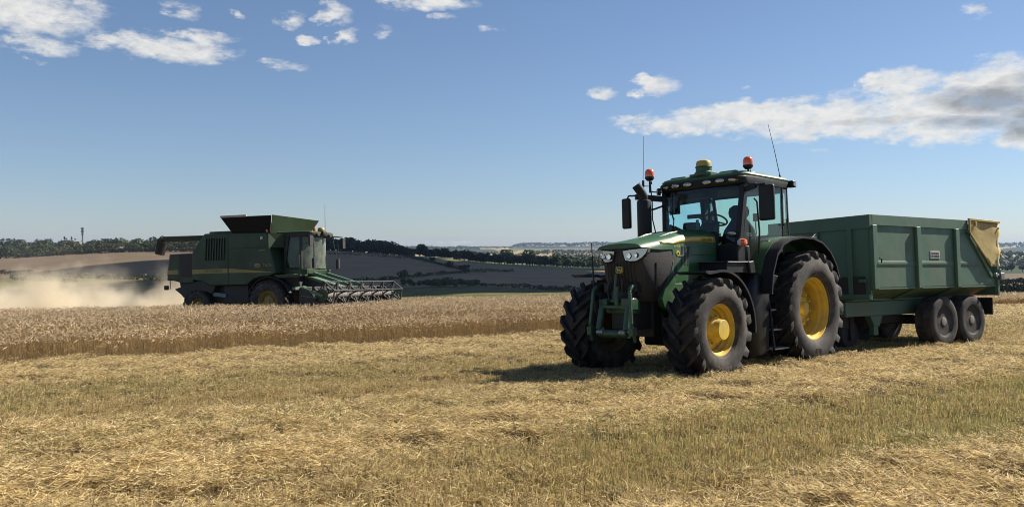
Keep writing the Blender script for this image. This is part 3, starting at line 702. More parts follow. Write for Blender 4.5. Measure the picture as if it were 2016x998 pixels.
for i, x in enumerate(HX):
    hf = hood_half(i, 1.42)
    if i >= 5:
        e = (.235,.195,.15,.105,.07)[i-5]
        hf = [(y, max(z, HT[i]-e)) for y, z in hf[:8]] + [(hf[7][0], HT[i]-e-.003), (hf[7][0]*.985, HT[i]-e-.008)]
    ring = [(x, -y, z) for y, z in hf[:0:-1]] + [(x, y, z) for y, z in hf]
    rings.append(ring)
b.loft(rings)
b.build('bonnet', M['green'], TR, smooth=28)
# bulge lines on the bonnet top
b = MB()
for sy in (1,-1):
    b.tube([(1.9,.25*sy,2.337),(2.5,.25*sy,2.315),(2.9,.24*sy,2.258),(3.2,.22*sy,2.178),(3.5,.17*sy,2.062)], [.014,.016,.016,.014,.006], 6)
b.build('bonnet_rib', M['green'], TR)
# side panel below the bonnet (towards the front axle)
b = MB()
for sy in (1,-1):
    b.prism([(1.86,1.45),(3.05,1.45),(3.09,1.82),(3.17,1.62),(3.32,1.40),(3.42,1.22),(3.36,1.08),(3.2,1.0),(2.9,1.15),(2.4,1.30),(1.86,1.32)], sy*.36, sy*.458)
b.build('side_panel', M['green'], TR, bevel=.012)
# yellow stripes
for sy in (1,-1):
    b = MB(); N = 14; top = []; bot = []
    for k in range(N+1):
        x = 1.87 + (3.40-1.87)*k/N; f = k/N
        u0 = 5.45 - 1.0*f**1.3; u1 = 6.8 - .8*f**1.2 - max(0, f-.8)*4.2
        u1 = max(u1, u0 + .02)
        p = hood_on(x, u0); q = hood_on(x, u1); m_ = hood_on(x, 6) if u0 < 6 < u1 else hood_on(x, (u0+u1)/2)
        top.append([(p[0], p[1]*sy, p[2]), (m_[0], m_[1]*sy, m_[2]), (q[0], q[1]*sy, q[2])])
    b.loft(top, closed=False, caps=False)
    st = b.build('stripe', M['stripe'], TR)
    sd = st.modifiers.new('s', 'SOLIDIFY'); sd.thickness = .002; sd.offset = 0
b = MB()
b.text('JOHN DEERE', .052, lambda x, y: hood_on(2.13 - x*1.05, 6.36 - y*12.5, .0075))
b.build('lettering', M['letter_dark'], TR, smooth=0, fix=False)
b = MB(); b.text('6195R', .062, lambda x, y: (2.975 - x, .4515, 2.035 + y)); b.build('model_number', M['stripe'], TR, smooth=0, fix=False)
b = MB(); b.lathe([(0,.4505),(.045,.4505),(.045,.4535),(0,.4545)], c=(2.96,0,1.93), n=24); 
bd = b.build('round_badge', M['orange_badge'] if 'orange_badge' in M else M['yellow'], TR)
b = MB(); b.prism([(2.935,1.91),(2.985,1.91),(2.96,1.955)], .455, .457); b.build('badge_mark', M['letter_dark'], bd)
# louvres in the flank
for k in range(3):
    x = 2.82 - k*.085
    b = MB(); b.prism([(x,2.06-.01*k),(x+.035,2.04),(x+.06,1.93),(x+.075,1.74),(x+.03,1.73),(x+.01,1.9),(x-.02,2.03)], .41, .4495)
    b.build('louvre', M['black'], TR, bevel=.004)
b = MB(); b.tube([(2.93,.453,1.885),(2.5,.453,1.91),(1.98,.453,1.915)], .006, 6); b.build('crease', M['green'], TR)
b = MB(); b.prism([(1.80,2.31),(1.86,2.31),(1.88,1.36),(1.80,1.36)], -.43, .43); b.build('bonnet_seam', M['black'], TR, bevel=.01)
# front grille: raked, wraps to the flank
b = MB()
gr = []
for z, xf, w in ((2.04,3.845,.40),(1.85,3.845,.42),(1.6,3.82,.42),(1.35,3.765,.39),(1.18,3.68,.33)):
    r = [(3.0 if z > 1.5 else 3.08, -w-.03, z), (xf-.20,-w-.022,z), (xf-.06,-w+.03,z), (xf, -w+.14, z), (xf+.012,0,z), (xf, w-.14, z), (xf-.06,w-.03,z), (xf-.20,w+.022,z), (3.0 if z > 1.5 else 3.08, w+.03, z)]
    gr.append(r)
b.loft(gr)
gri = b.build('grille', M['mesh'], TR, smooth=40)
b = MB()
for k in range(9):
    y = -.26 + k*.065
    b.tube([(3.855,y,1.80),(3.84,y,1.6),(3.785,y*.98,1.36),(3.705,y*.92,1.2)], .007, 5)
b.build('grille_bar', M['dark'], gri)
for sy in (1,-1):
    b = MB(); b.tube([(3.53,sy*.45,1.78),(3.53,sy*.445,1.6),(3.50,sy*.41,1.3)], .010, 6); b.build('grille_frame', M['black'], gri)
    b = MB(); b.tube([(3.03,sy*.435,1.96),(3.03,sy*.435,1.58)], .012, 6); b.build('grille_frame', M['black'], gri)
# headlights
for sy in (1,-1):
    prof = [(.07,1.972),(.20,1.985),(.325,1.995),(.40,2.002),(.455,2.0),(.44,1.92),(.40,1.848),(.33,1.80),(.21,1.798),(.12,1.82)]
    def xf(y): return 3.882 - max(0, y-.17)*.12 - max(0, y-.32)**2*7
    b = MB(); n = len(prof)
    b.add([(xf(y), sy*y, z) for y, z in prof] + [(xf(y)-.07, sy*y, z) for y, z in prof], [tuple(range(n)), tuple(range(2*n-1,n-1,-1))] + [(i,(i+1)%n,n+(i+1)%n,n+i) for i in range(n)])
    hl = b.build('headlight', M['lens'], TR, bevel=.006)
    for (y, z, r) in ((.20,1.888,.045),(.325,1.893,.034)):
        b = MB(); b.lathe([(r,0),(r,.012),(r*.84,.012),(r*.80,.004),(0,.002)], c=(xf(y)+.002, sy*y, z), axis='x', n=24)
        b.build('projector', M['lamp'], hl)
        b = MB(); b.lathe([(r*1.12,-.01),(r*1.12,.008),(r*1.0,.008),(r*1.0,-.01)], c=(xf(y)+.003, sy*y, z), axis='x', n=24, closed=True)
        b.build('projector_ring', M['dark'], hl)
    b = MB(); ring = [(xf(y)+.004, sy*(y), z) for y, z in prof]; b.tube(ring + [ring[0]], .009, 6, cap=False); b.build('headlight_trim', M['black'], hl)
# emblem : yellow-edged shield with a leaping stag
b = MB()
sh = [(-.055,1.725),(.055,1.725),(.062,1.70),(.062,1.645),(.04,1.625),(-.04,1.625),(-.062,1.645),(-.062,1.70)]
b.prism(sh, 3.85, 3.89, 'yz')
em = b.build('emblem', M['stripe'], TR, bevel=.003)
b = MB(); b.prism([(y*.84, 1.675+(z-1.675)*.82) for y, z in sh], 3.8905, 3.8925, 'yz'); b.build('emblem_field', M['green'], em)
b = MB(); b.prism([(.045,1.662),(.03,1.68),(.0,1.685),(-.022,1.695),(-.03,1.712),(-.036,1.712),(-.034,1.70),(-.046,1.695),(-.03,1.685),(-.018,1.668),(-.03,1.648),(-.018,1.648),(-.005,1.665),(.022,1.662),(.038,1.645),(.05,1.648)], 3.893, 3.8955, 'yz'); b.build('emblem_stag', M['stripe'], em)
# front linkage -------------------------------------------
b = MB()
b.box((3.58,-.31,1.08),(3.76,.31,1.135)); b.box((3.58,-.33,1.09),(3.73,-.17,1.22)); b.box((3.58,.12,1.06),(3.75,.33,1.24)); b.box((3.5,-.3,1.0),(3.6,.3,1.22)); b.bar((3.66,-.3,1.2),(3.66,.3,1.2),.05,.06)
fl = b.build('front_linkage', M['green_hitch'], TR, bevel=.012); fl.location = (.26,0,0)
for sy in (-1,1):
    b = MB(); b.tube([(3.74,sy*.26,1.10),(3.82,sy*.27,.76)], .05, 12); b.build('lift_cylinder', M['green_hitch'], fl)
    b = MB(); b.tube([(3.74,sy*.26,.77),(3.82,sy*.28,.70)], .055, 10); b.lathe([(.05,-.06),(.05,.06)], c=(3.82,sy*.22,.72), n=16); b.build('pivot', M['iron'], fl)
    b = MB(); b.bar((3.80,sy*.43,.58),(3.86,sy*.41,.85),.05,.035); b.bar((3.86,sy*.41,.85),(3.82,sy*.36,1.36),.05,.035); b.bar((3.82,sy*.36,1.36),(3.74,sy*.35,1.43),.05,.04)
    b.cbox((3.84,sy*.415,.74),(.10,.09,.13)); b.build('lift_arm', M['green_hitch'], fl, bevel=.008)
b = MB(); b.tube([(3.80,-.26,.70),(3.80,.30,.70)], .062, 14); b.build('cross_tube', M['green_hitch'], fl)
b = MB(); b.tube([(3.72,-.03,1.2),(3.665,-.02,1.62)], .022, 8); b.tube([(3.72,.02,1.15),(3.70,.015,1.42)], .034, 10); b.tube([(3.74,.05,1.12),(3.74,.05,1.24)], .04, 8); b.build('top_link', M['green_hitch'], fl)
b = MB(); b.tube([(3.70,.07,1.22),(3.68,.10,1.4),(3.64,.07,1.55)], .014, 6); b.tube([(3.70,-.14,1.2),(3.67,-.2,1.36),(3.6,-.2,1.5)], .014, 6); b.build('hydraulic_hose', M['dark'], fl)
for y in (-.24,.20):
    b = MB(); b.lathe([(.06,0),(.06,.03),(.03,.05),(0,.05)], c=(3.56,y,1.40), axis='x', n=18); b.cbox((3.52,y,1.40),(.12,.22,.14)); b.build('coupling_block', M['black'], fl, bevel=.01)
b = MB(); b.tube([(4.04,-.36,1.02),(4.01,-.42,1.6),(3.99,-.46,2.12)], [.016,.014,.006], 8); b.tube([(4.02,-.36,1.03),(3.92,-.3,1.1)], .02, 6); b.build('marker_rod', M['black'], TR)

# front mudguards
def arc(cx, cz, r, a0, a1, n=14): return [(cx + r*math.cos(math.radians(a0+(a1-a0)*k/n)), cz + r*math.sin(math.radians(a0+(a1-a0)*k/n))) for k in range(n+1)]
for sy in (1,-1):
    b = MB(); c0 = .965 if sy > 0 else -1.16
    path = [(WB+.44, 1.625), (WB+.36, 1.60)] + arc(WB, .74, .895, 78, 186, 18)
    b.shell(path, c0-.25, c0+.28, .022)
    b.shell([(x+(x-WB)*.012, z+(z-.74)*.012) for x, z in path], c0+.265*sy, c0+.295*sy, .035)
    b.bar((WB+.02,c0-.1*sy,1.56),(WB+.02,c0-.34*sy,1.15),.06,.05)
    b.build('mudguard', M['black'], TR, smooth=40)
# exhaust stack and its elbow
b = MB(); b.lathe([(.115,1.95),(.128,1.97),(.128,2.90),(.118,2.93),(.085,2.94)], c=(2.15,-.83,0), axis='z', n=28)
ex = b.build('exhaust_stack', M['black'], TR)
b = MB(); b.tube([(2.15,-.83,2.90),(2.15,-.83,2.98),(2.19,-.85,3.07),(2.27,-.90,3.20)], [.07,.078,.082,.085], 20); b.tube([(2.265,-.897,3.19),(2.272,-.902,3.203)], [.07,.07], 20); b.build('exhaust_tip', M['black'], ex)
b = MB(); b.tube([(1.62,-.80,2.86),(1.85,-.83,2.79),(2.02,-.83,2.76),(2.05,-.83,2.6),(2.04,-.8,2.25)], .017, 8); b.tube([(1.92,-.86,3.3),(1.90,-.84,2.9),(1.93,-.82,2.6),(1.88,-.78,2.3)], .012, 6); b.build('cable_loop', M['black'], TR)

# cab -------------------------------------------------------
# floor pan, firewall
b = MB(); b.prism([(.05,1.35),(1.72,1.35),(1.75,2.02),(1.66,2.06),(1.60,1.62),(.1,1.62)], -.72, .72)
b.box((1.40,.36,1.45),(1.78,.80,2.06)); b.box((1.40,-.80,1.45),(1.78,-.36,2.06))
b.build('cab_floor', M['black'], TR, bevel=.02)
PIL = {'al': ((1.66,.74,2.0),(1.52,.80,3.13)), 'ar': ((1.66,-.74,2.0),(1.56,-.80,3.13)), 'bl': ((.30,.80,1.9),(.34,.83,3.13)), 'br': ((.30,-.80,1.9),(.34,-.83,3.13)),
       'cl': ((-.05,.72,2.2),(.06,.76,3.13)), 'cr': ((-.05,-.72,2.2),(.06,-.76,3.13))}
for k, (p, q) in PIL.items():
    b = MB(); wd = .10 if k == 'al' else (.085 if k[0] == 'a' else .045)
    b.bar(p, q, wd, wd*1.25, up=(1,0,0)); 
    if k[0] == 'a': b.bar((p[0]+.0, p[1], 1.5), p, wd, wd*1.25, up=(1,0,0))
    b.build('pillar', M['black'], TR, bevel=.015)
def pane(name, pts, m='glass', th=.006):
    b = MB(); b.add(pts, [tuple(range(len(pts)))])
    o = b.build(name, M[m], TR, smooth=0); return o
pane('windscreen', [(1.70,-.70,2.02),(1.73,0,2.02),(1.70,.70,2.02),(1.57,.75,3.11),(1.62,0,3.11),(1.60,-.75,3.11)])
pane('rear_window', [(-.06,-.68,2.1),(-.06,.68,2.1),(.04,.72,3.11),(.04,-.72,3.11)])
for sy in (1,-1):
    pane('door_glass', [(1.60,sy*.765,1.62),(.95,sy*.80,1.60),(.34,sy*.815,1.95),(.34,sy*.838,3.11),(1.52,sy*.815,3.11)], 'glass_pale')
    pane('quarter_glass', [(.28,sy*.80,2.18),(-.02,sy*.735,2.26),(.07,sy*.775,3.11),(.31,sy*.835,3.11)], 'glass_pale')
# rear cab frame seen through the glass, header lining, wiper
b = MB()
b.box((.06,-.76,3.07),(1.55,.78,3.10)); b.prism([(1.25,3.09),(1.54,3.09),(1.52,3.05),(1.30,3.05)], -.74, .74)
b.bar((.05,-.74,3.07),(.05,.74,3.07),.04,.06); b.bar((.34,-.80,3.07),(1.5,-.79,3.07),.05,.06); b.prism([(.02,2.2),(.30,2.2),(.36,3.08),(.06,3.08)], -.82, -.79)
b.bar((-.04,-.70,2.20),(-.04,.70,2.20),.05,.20); b.box((1.0,-.70,2.97),(1.45,-.05,3.07))
b.build('cab_lining', M['cabin'], TR, bevel=.015)
# seat
b = MB()
b.box((.42,-.26,1.95),(.98,.26,2.12)); b.box((.55,-.18,1.6),(.9,.18,1.96))
rings = []
for z, w, t, x0 in ((2.06,.33,.10,.46),(2.3,.345,.10,.43),(2.42,.31,.09,.41),(2.53,.22,.075,.40),(2.60,.165,.065,.40),(2.66,.15,.06,.40)):
    rings.append([(x0+t*math.cos(a)*.9, w*math.copysign(abs(math.cos(a+PI/2))**.6, math.cos(a+PI/2)), z) for a in [2*PI*k/16 for k in range(16)]])
b.loft(rings)
rings = []
for z, w, t in ((2.61,.15,.05),(2.66,.20,.06),(2.74,.215,.065),(2.82,.19,.06),(2.865,.11,.04)):
    rings.append([(.41+t*math.cos(a), w*math.copysign(abs(math.cos(a+PI/2))**.7, math.cos(a+PI/2)), z) for a in [2*PI*k/16 for k in range(16)]])
b.loft(rings)
b.box((.45,-.42,2.2),(.95,-.30,2.30)); b.box((.45,.30,2.25),(.80,.38,2.32))
b.build('seat', M['seat'], TR, bevel=.03)
# steering column, wheel, dash, monitors
b = MB(); b.prism([(1.22,1.7),(1.6,1.7),(1.62,2.06),(1.52,2.36),(1.38,2.52),(1.24,2.50),(1.32,2.0)], -.16, .14); b.build('steering_column', M['cabin'], TR, bevel=.03)
b = MB(); R_ = Matrix.Rotation(math.radians(-28), 4, 'Y'); b.xf = Matrix.Translation((1.20,.02,2.56)) @ R_
b.lathe([(.20+.016*math.cos(a), .016*math.sin(a)) for a in [2*PI*k/8 for k in range(8)]], axis='z', n=32, closed=True)
for a in (0.5, 2.6, 4.7): b.tube([(0,0,-.03),(.2*math.cos(a),.2*math.sin(a),0)], .014, 6)
b.tube([(0,0,-.02),(0,0,-.2)], .03, 8); b.build('steering_wheel', M['cabin'], TR)
b = MB(); b.cbox((1.0,-.58,2.42),(.45,.22,.18), Matrix.Rotation(-.25,3,'Y')); b.cbox((1.15,-.52,2.47),(.12,.30,.16)); b.cbox((.72,-.46,2.28),(.6,.18,.22)); b.build('arm_console', M['cabin'], TR, bevel=.03)
b = MB(); b.cbox((1.25,-.40,2.65),(.04,.28,.075)); b.tube([(1.27,-.3,2.63),(1.30,-.1,2.5),(1.35,-.06,2.2)], .014, 6); b.build('monitor', M['cabin'], TR, bevel=.01)
b = MB(); b.cbox((1.45,-.20,2.42),(.02,.06,.30)); b.cbox((1.47,-.20,2.25),(.06,.18,.08)); b.build('phone_bracket', M['steelblue'], TR, bevel=.01)
b = MB(); b.cbox((1.25,-.76,2.86),(.05,.09,.28)); b.tube([(1.25,-.76,2.8),(1.5,-.76,2.72)], .012, 6); b.tube([(1.25,-.76,2.88),(1.45,-.5,3.02)], .010, 6); b.build('interior_mirror', M['cabin'], TR, bevel=.012)
b = MB(); b.tube([(1.665,-.60,2.05),(1.64,-.60,2.35),(1.62,-.575,2.62)], .010, 6); b.build('wiper', M['black'], TR)
b = MB(); b.tube([(1.6,.12,2.9),(1.60,.16,2.72),(1.60,.16,2.6)], .01, 6); b.cbox((1.60,.16,2.57),(.03,.06,.09)); b.build('handset', M['black'], TR)
b = MB(); b.cbox((.55,.42,2.60),(.05,.07,.14)); b.tube([(.55,.42,2.6),(.5,.4,2.3)], .012, 6); b.build('control_lever', M['black'], TR)

# roof
def outline(x0, x1, w0, w1, r, n=5):
    """rounded plan, front narrower/wider; returns CCW ring of (x, y)"""
    pts = []
    for (cx, cy, a0) in ((x1-r, w1-r, 0), (x0+r, w0-r, 90), (x0+r, -w0+r, 180), (x1-r, -w1+r, 270)):
        for k in range(n+1):
            a = math.radians(a0 + 90*k/n); pts.append((cx + r*math.cos(a), cy + r*math.sin(a)))
    return pts
b = MB(); rings = []
for z, dx, r in ((3.045,-.07,.14),(3.06,-.01,.18),(3.16,.02,.2),(3.185,0,.2)):
    rings.append([(x, y, z) for x, y in outline(.02-dx*.5, 1.70+dx, .86+dx*.5, .88+dx*.5, r)])
b.loft(rings); rf = b.build('roof', M['black'], TR, smooth=40); rf.location = (0,0,.05)
b = MB(); rings = []
for z, dx, r in ((3.165,.0,.2),(3.20,.01,.2),(3.235,-.02,.2),(3.262,-.09,.2),(3.285,-.25,.2),(3.295,-.5,.15)):
    rings.append([(x, y, z + .02*max(0, min(1, (x-.4)/1.2))) for x, y in outline(.03-dx, 1.66+dx, .87+dx*.9, .875+dx*.9, r)])
b.loft(rings); b.build('roof_cap', M['green'], rf, smooth=40)
# moulded ridges on the roof front
b = MB()
for sy in (1,-1):
    b.loft([[(1.60,sy*.30,3.24),(1.60,sy*.70,3.24),(1.56,sy*.66,3.305),(1.56,sy*.36,3.305)],[(1.0,sy*.30,3.26),(1.0,sy*.72,3.26),(1.0,sy*.68,3.325),(1.0,sy*.36,3.325)],[(.4,sy*.35,3.24),(.4,sy*.65,3.24),(.4,sy*.6,3.285),(.4,sy*.4,3.285)]])
b.build('roof_ridge', M['green'], rf, bevel=.02)
# work lamps in the roof edge
for y in (.70,.46,.20,-.20,-.46,-.70):
    x = 1.708 - (0.0 if abs(y) < .6 else .03)
    b = MB(); b.lathe([(1,-.05),(1,.012),(.9,.016)], axis='x', n=24)
    sc = Matrix.Diagonal((1,.098,.045,1)); tilt = Matrix.Rotation(math.radians(12 if abs(y) > .6 else 0)*(1 if y > 0 else -1), 4, 'Z')
    b.V = [tuple((Matrix.Translation((x,y,3.125)) @ tilt @ sc) @ Vector(v)) for v in b.V]
    l = b.build('work_lamp', M['black'], rf)
    b = MB(); b.lathe([(.9,.012),(.86,.02),(.5,.03),(0,.033)], axis='x', n=24)
    b.V = [tuple((Matrix.Translation((x,y,3.125)) @ tilt @ sc) @ Vector(v)) for v in b.V]
    b.build('lamp_lens', M['lens'], l)
b = MB(); b.tube([(1.70,-.80,3.06),(1.74,-.84,3.06)], [.07,.06], 16); l = b.build('corner_lamp', M['black'], rf); b = MB(); b.lathe([(.058,0),(.05,.012),(0,.016)], c=(0,0,0), axis='x', n=18); b.V = [tuple(Matrix.Translation((1.742,-.842,3.06)) @ Matrix.Rotation(-.7,4,'Z') @ Vector(v)) for v in b.V]; b.build('lamp_lens', M['lens'], l)
b = MB(); b.cbox((.04,.86,3.14),(.14,.14,.12)); l = b.build('rear_lamp', M['black'], rf, bevel=.02); b = MB(); b.lathe([(.05,.0),(.045,.012),(0,.018)], c=(.05,.93,3.14), n=18); b.build('lamp_lens', M['lens'], l)
# dome receiver
b = MB(); b.lathe([(.17,3.28),(.165,3.33),(.14,3.35),(.14,3.42),(.15,3.425),(.145,3.44)], c=(1.50,.0,0), axis='z', n=28); b.box((1.36,-.22,3.27),(1.62,.22,3.31))
d = b.build('dome_receiver', M['green'], rf); b = MB(); b.lathe([(.136,3.44),(.133,3.495),(.115,3.535),(.07,3.556),(0,3.56)], c=(1.50,0,0), axis='z', n=28); b.build('dome_cover', M['dome_yellow'], d)
# beacons
for (x, y, z0) in ((1.88,-.90,3.31),(1.38,.80,3.36)):
    b = MB(); b.tube([(x,y,z0-.22),(x,y,z0)], .016, 8); b.lathe([(.05,z0-.0),(.075,z0+.03),(.085,z0+.04),(.085,z0+.07)], c=(x,y,0), axis='z', n=20); b.tube([(x,y+.04,z0-.07),(x,y+.04,z0-.02)], .012, 6)
    if y < 0: b.bar((x,y,z0-.2),(1.60,-.80,3.10),.02,.02); b.bar((x,y,z0-.10),(2.07,-.90,3.20),.012,.012)
    bc = b.build('beacon', M['black'], TR)
    b = MB(); b.lathe([(.083,z0+.065),(.086,z0+.10),(.083,z0+.15),(.068,z0+.19),(.035,z0+.213),(0,z0+.218)], c=(x,y,0), axis='z', n=24)
    b.build('beacon_dome', M['orange'], bc)
# aerials
b = MB(); b.tube([(2.07,-.90,3.18),(2.07,-.90,3.30)], .022, 8); b.tube([(2.07,-.90,3.30),(2.05,-.90,3.6),(2.03,-.90,4.10)], [.005,.0045,.0035], 6); b.build('aerial', M['dark'], TR)
b = MB(); b.tube([(.30,.80,3.24),(.33,.80,3.34)], [.026,.014], 8); b.tube([(.33,.80,3.34),(.50,.80,3.8),(.68,.80,4.22)], [.008,.006,.004], 6); b.build('aerial', M['dark'], TR)
# mirrors
b = MB(); b.bar((1.56,-.80,2.98),(2.02,-1.12,3.03),.10,.10); b.tube([(2.0,-1.10,3.05),(2.03,-1.27,3.06),(2.03,-1.33,2.98)], .018, 8); ar = b.build('mirror_arm', M['black'], TR, bevel=.02)
b = MB(); b.cbox((2.02,-1.335,2.74),(.07,.20,.56)); b.build('mirror', M['black'], ar, bevel=.03)
b = MB(); b.bar((1.54,.82,3.0),(1.70,1.12,3.03),.06,.08); b.tube([(1.70,1.1,3.03),(1.71,1.3,3.04),(1.71,1.3,2.96)], .018, 8); ar = b.build('mirror_arm', M['black'], TR, bevel=.015)
b = MB(); b.cbox((1.70,1.31,2.73),(.08,.27,.58)); b.build('mirror', M['black'], ar, bevel=.03)
# grab rail, door handle, marker lamps on the left pillar
b = MB(); b.tube([(1.34,.87,2.86),(1.30,.90,2.80),(1.25,.90,2.3),(1.27,.88,1.75)], .016, 8); b.build('grab_rail', M['black'], TR)
b = MB(); b.tube([(.36,.84,2.45),(.36,.89,2.45)], .02, 8); b.build('door_knob', M['black'], TR)
b = MB(); b.lathe([(1,-.05),(1,.01),(.92,.018)], axis='x', n=24); X_ = Matrix.Translation((1.72,.66,2.26)) @ Matrix.Diagonal((1,.105,.048,1)); b.V = [tuple(X_ @ Vector(v)) for v in b.V]; l = b.build('work_lamp', M['black'], TR)
b = MB(); b.lathe([(.92,.014),(.6,.03),(0,.034)], axis='x', n=24); b.V = [tuple(X_ @ Vector(v)) for v in b.V]; b.build('lamp_lens', M['lens'], l)
b = MB(); b.tube([(1.55,.76,2.10),(1.68,.84,2.10)], .03, 8); tl_ = b.build('indicator', M['black'], TR)
b = MB(); b.lathe([(0,-.085),(.05,-.07),(.066,-.03),(.068,.0)], c=(1.70,.845,2.105), n=20); b.build('indicator_lens', M['white'], tl_)
b = MB(); b.lathe([(.068,.0),(.066,.03),(.05,.06),(0,.075)], c=(1.70,.845,2.105), n=20); b.build('indicator_lens', M['orange'], tl_)
b = MB(); b.tube([(1.66,.7,2.2),(1.6,.72,2.0),(1.7,.6,1.9),(1.55,.6,1.85)], .015, 6); b.build('lamp_cable', M['black'], TR)

# rear mudguards
RP = [(1.50,1.26),(1.44,1.6),(1.28,1.92),(1.06,2.10),(.78,2.19),(.40,2.235),(.0,2.225),(-.35,2.15),(-.64,1.99),(-.85,1.76),(-.97,1.5)]
for sy in (1,-1):
    b = MB()
    b.shell(RP, sy*.62, sy*1.02, .03)
    b.prism([(x, z-.01) for x, z in RP] + [(-.3,1.35),(.6,1.35)], sy*.60, sy*.63)
    mg = b.build('rear_mudguard', M['green'], TR, smooth=40)
    b = MB(); b.shell([(x*1.0+.0, z-.012) for x, z in RP], sy*1.015, sy*1.225, .03); b.shell([(x, z-.022) for x, z in RP], sy*1.215, sy*1.235, .03)
    b.build('mudguard_extension', M['black'], mg, smooth=40)
    b = MB(); b.tube([(-.45,sy*.9,2.12),(-.55,sy*.9,2.22),(-.72,sy*.9,2.30)], .014, 6); b.cbox((-.35,sy*1.0,2.21),(.22,.12,.05)); b.build('mudguard_lamp', M['black'], mg, bevel=.012)
b = MB(); b.bar((.9,.80,2.05),(1.15,.84,1.98),.06,.05); b.cbox((.95,.86,2.08),(.16,.08,.10), Matrix.Rotation(.6,3,'Y')); b.build('door_latch', M['black'], TR, bevel=.015)
M['step'] = mat('step_tread', (.42,.42,.42), .5)
# tank, toolbox and steps on the left; tank on the right
b = MB()
tp = [(1.30,.20),(1.74,.20),(1.86,.7),(1.78,1.42),(1.62,1.58),(1.40,1.60),(1.24,1.38),(1.21,1.06),(1.25,1.0),(1.235,.8)]
b.loft([[(1.52+(x-1.52)*k, y, .9+(z-.9)*k) for x, z in tp] for y, k in ((.62,1.),(.93,1.),(1.02,.95),(1.05,.84))])
M['tank'] = mat('tank_plastic', (.007,.007,.008), .38, spec=.35, dirt=(.02,.018,.015), dirt_scale=5, dirt_amt=.4)
b.build('fuel_tank', M['tank'], TR, smooth=45)
b = MB(); b.prism([(1.56,1.58),(1.74,1.58),(1.78,1.78),(1.62,1.80)], .80, 1.0); b.build('filler_neck', M['black'], TR, bevel=.02)
b = MB(); b.box((1.72,.45,1.60),(2.36,.95,1.77)); b.box((1.68,.42,1.765),(2.40,.98,1.785)); b.build('battery_box', M['black'], TR, bevel=.01)
b = MB(); b.box((1.5,-1.04,.35),(2.0,-.5,1.5)); b.box((.7,-1.0,.3),(1.5,-.5,1.3)); b.build('fuel_tank', M['black'], TR, bevel=.04)
for z, x0, x1, y in ((.30,.72,1.20,1.10),(.62,.78,1.18,1.06),(.95,.82,1.18,1.0),(1.27,.86,1.18,.95)):
    b = MB(); b.box((x0, y-.24, z), (x1, y, z+.028)); b.build('step', M['step'], TR, bevel=.006)
b = MB()
b.bar((.72,1.08,.30),(.74,1.08,.55),.03,.05); b.bar((.74,1.08,.55),(.85,1.02,.66),.03,.05); b.bar((1.20,1.08,.3),(1.19,.98,1.3),.03,.05); b.bar((.85,1.02,.66),(.86,.95,1.3),.03,.05); b.box((.8,.55,.35),(1.2,.72,1.4))
b.build('step_frame', M['black'], TR)
b = MB(); b.box((.80,.66,.9),(1.2,.74,1.35)); b.build('step_panel', M['green'], TR)
b = MB(); b.prism([(.75,.55),(.70,1.1),(.85,1.55),(1.35,1.6),(1.33,1.3),(.92,1.2),(.84,.55)], .72, 1.0); b.build('step_guard', M['black'], TR, bevel=.02)
# ------------------------------------------------------------------ grain trailer
GT = empty('grain_trailer', frame(9.015, 17.96, -.837, -.547, (-.02, .057, 1), -.03),
           'dark green two-axle grain trailer with yellow corner sheet, hitched behind the tractor', 'trailer')
X0, X1, ZS, ZT, ZB = -1.60, 3.20, 1.27, 2.70, 1.05
def sheet(mb, pts, th):
    pts = [Vector(p) for p in pts]; n = (pts[1]-pts[0]).cross(pts[2]-pts[0]).normalized()*th; k = len(pts)
    mb.add(pts + [p+n for p in pts], [tuple(range(k-1,-1,-1)), tuple(range(k,2*k))] + [(i,(i+1)%k,k+(i+1)%k,k+i) for i in range(k)])
b = MB()
# sides with a slanted rear edge, front, floor, tapered hopper bottom
for sy in (1,-1):
    y = 1.16*sy
    b.prism([(X1,ZS),(X1,ZT-.1),(-.40,ZT-.1),(-.42,2.36),(-1.30,1.50),(X0,1.42),(X0,ZS)], y-.02, y+.02)
    # pressed swage line
    b.loft([[(X1-.05,y+.018*sy,1.69),(X1-.05,y+.03*sy,1.715),(X1-.05,y+.03*sy,1.785),(X1-.05,y+.018*sy,1.81)],[(-1.02,y+.018*sy,1.69),(-1.02,y+.03*sy,1.715),(-.94,y+.03*sy,1.785),(-.90,y+.018*sy,1.81)]])
    b.loft([[(X1-.03,y+.0*sy,ZS),(X1-.03,y+.03*sy,ZS+.02),(X1-.03,.62*sy,ZB),(X1-.03,.60*sy,ZB)],[(X0,y+.0*sy,ZS),(X0,y+.03*sy,ZS+.02),(X0,.62*sy,ZB),(X0,.60*sy,ZB)]])
b.box((X1-.04,-1.16,ZB),(X1,1.16,ZT-.1)); b.box((X0,-.62,ZB-.04),(X1,.62,ZB)); b.box((X0+.02,-1.1,ZS-.02),(X1-.02,1.1,ZS))
body = b.build('body', M['tgreen'], GT, bevel=.008)
b = MB()   # top rails
for sy in (1,-1): b.box((-.40,1.14*sy-.05,ZT-.20),(X1,1.14*sy+.07*max(sy,-.7)+.0,ZT))
b.box((X1-.06,-1.19,ZT-.26),(X1+.04,1.21,ZT))
b.build('top_rail', M['tgreen'], body, bevel=.02)
for x in (X1-.07, 1.60, .11):
    for sy in (1,-1):
        b = MB(); b.box((x-.075,1.16*sy+.02*sy,ZS-.02) if sy > 0 else (x-.075,1.16*sy-.09,ZS-.02), (x+.075,1.16*sy+.09,ZT-.2) if sy > 0 else (x+.075,1.16*sy-.02,ZT-.2))
        # gusset below the sill
        b.prism([(1.24*sy,ZS-.02),(1.12*sy,ZS-.02),(.60*sy,ZB-.02),(.70*sy,ZB-.02)], x-.06, x+.06, 'yz')
        b.build('rib', M['tgreen'], body, bevel=.012)
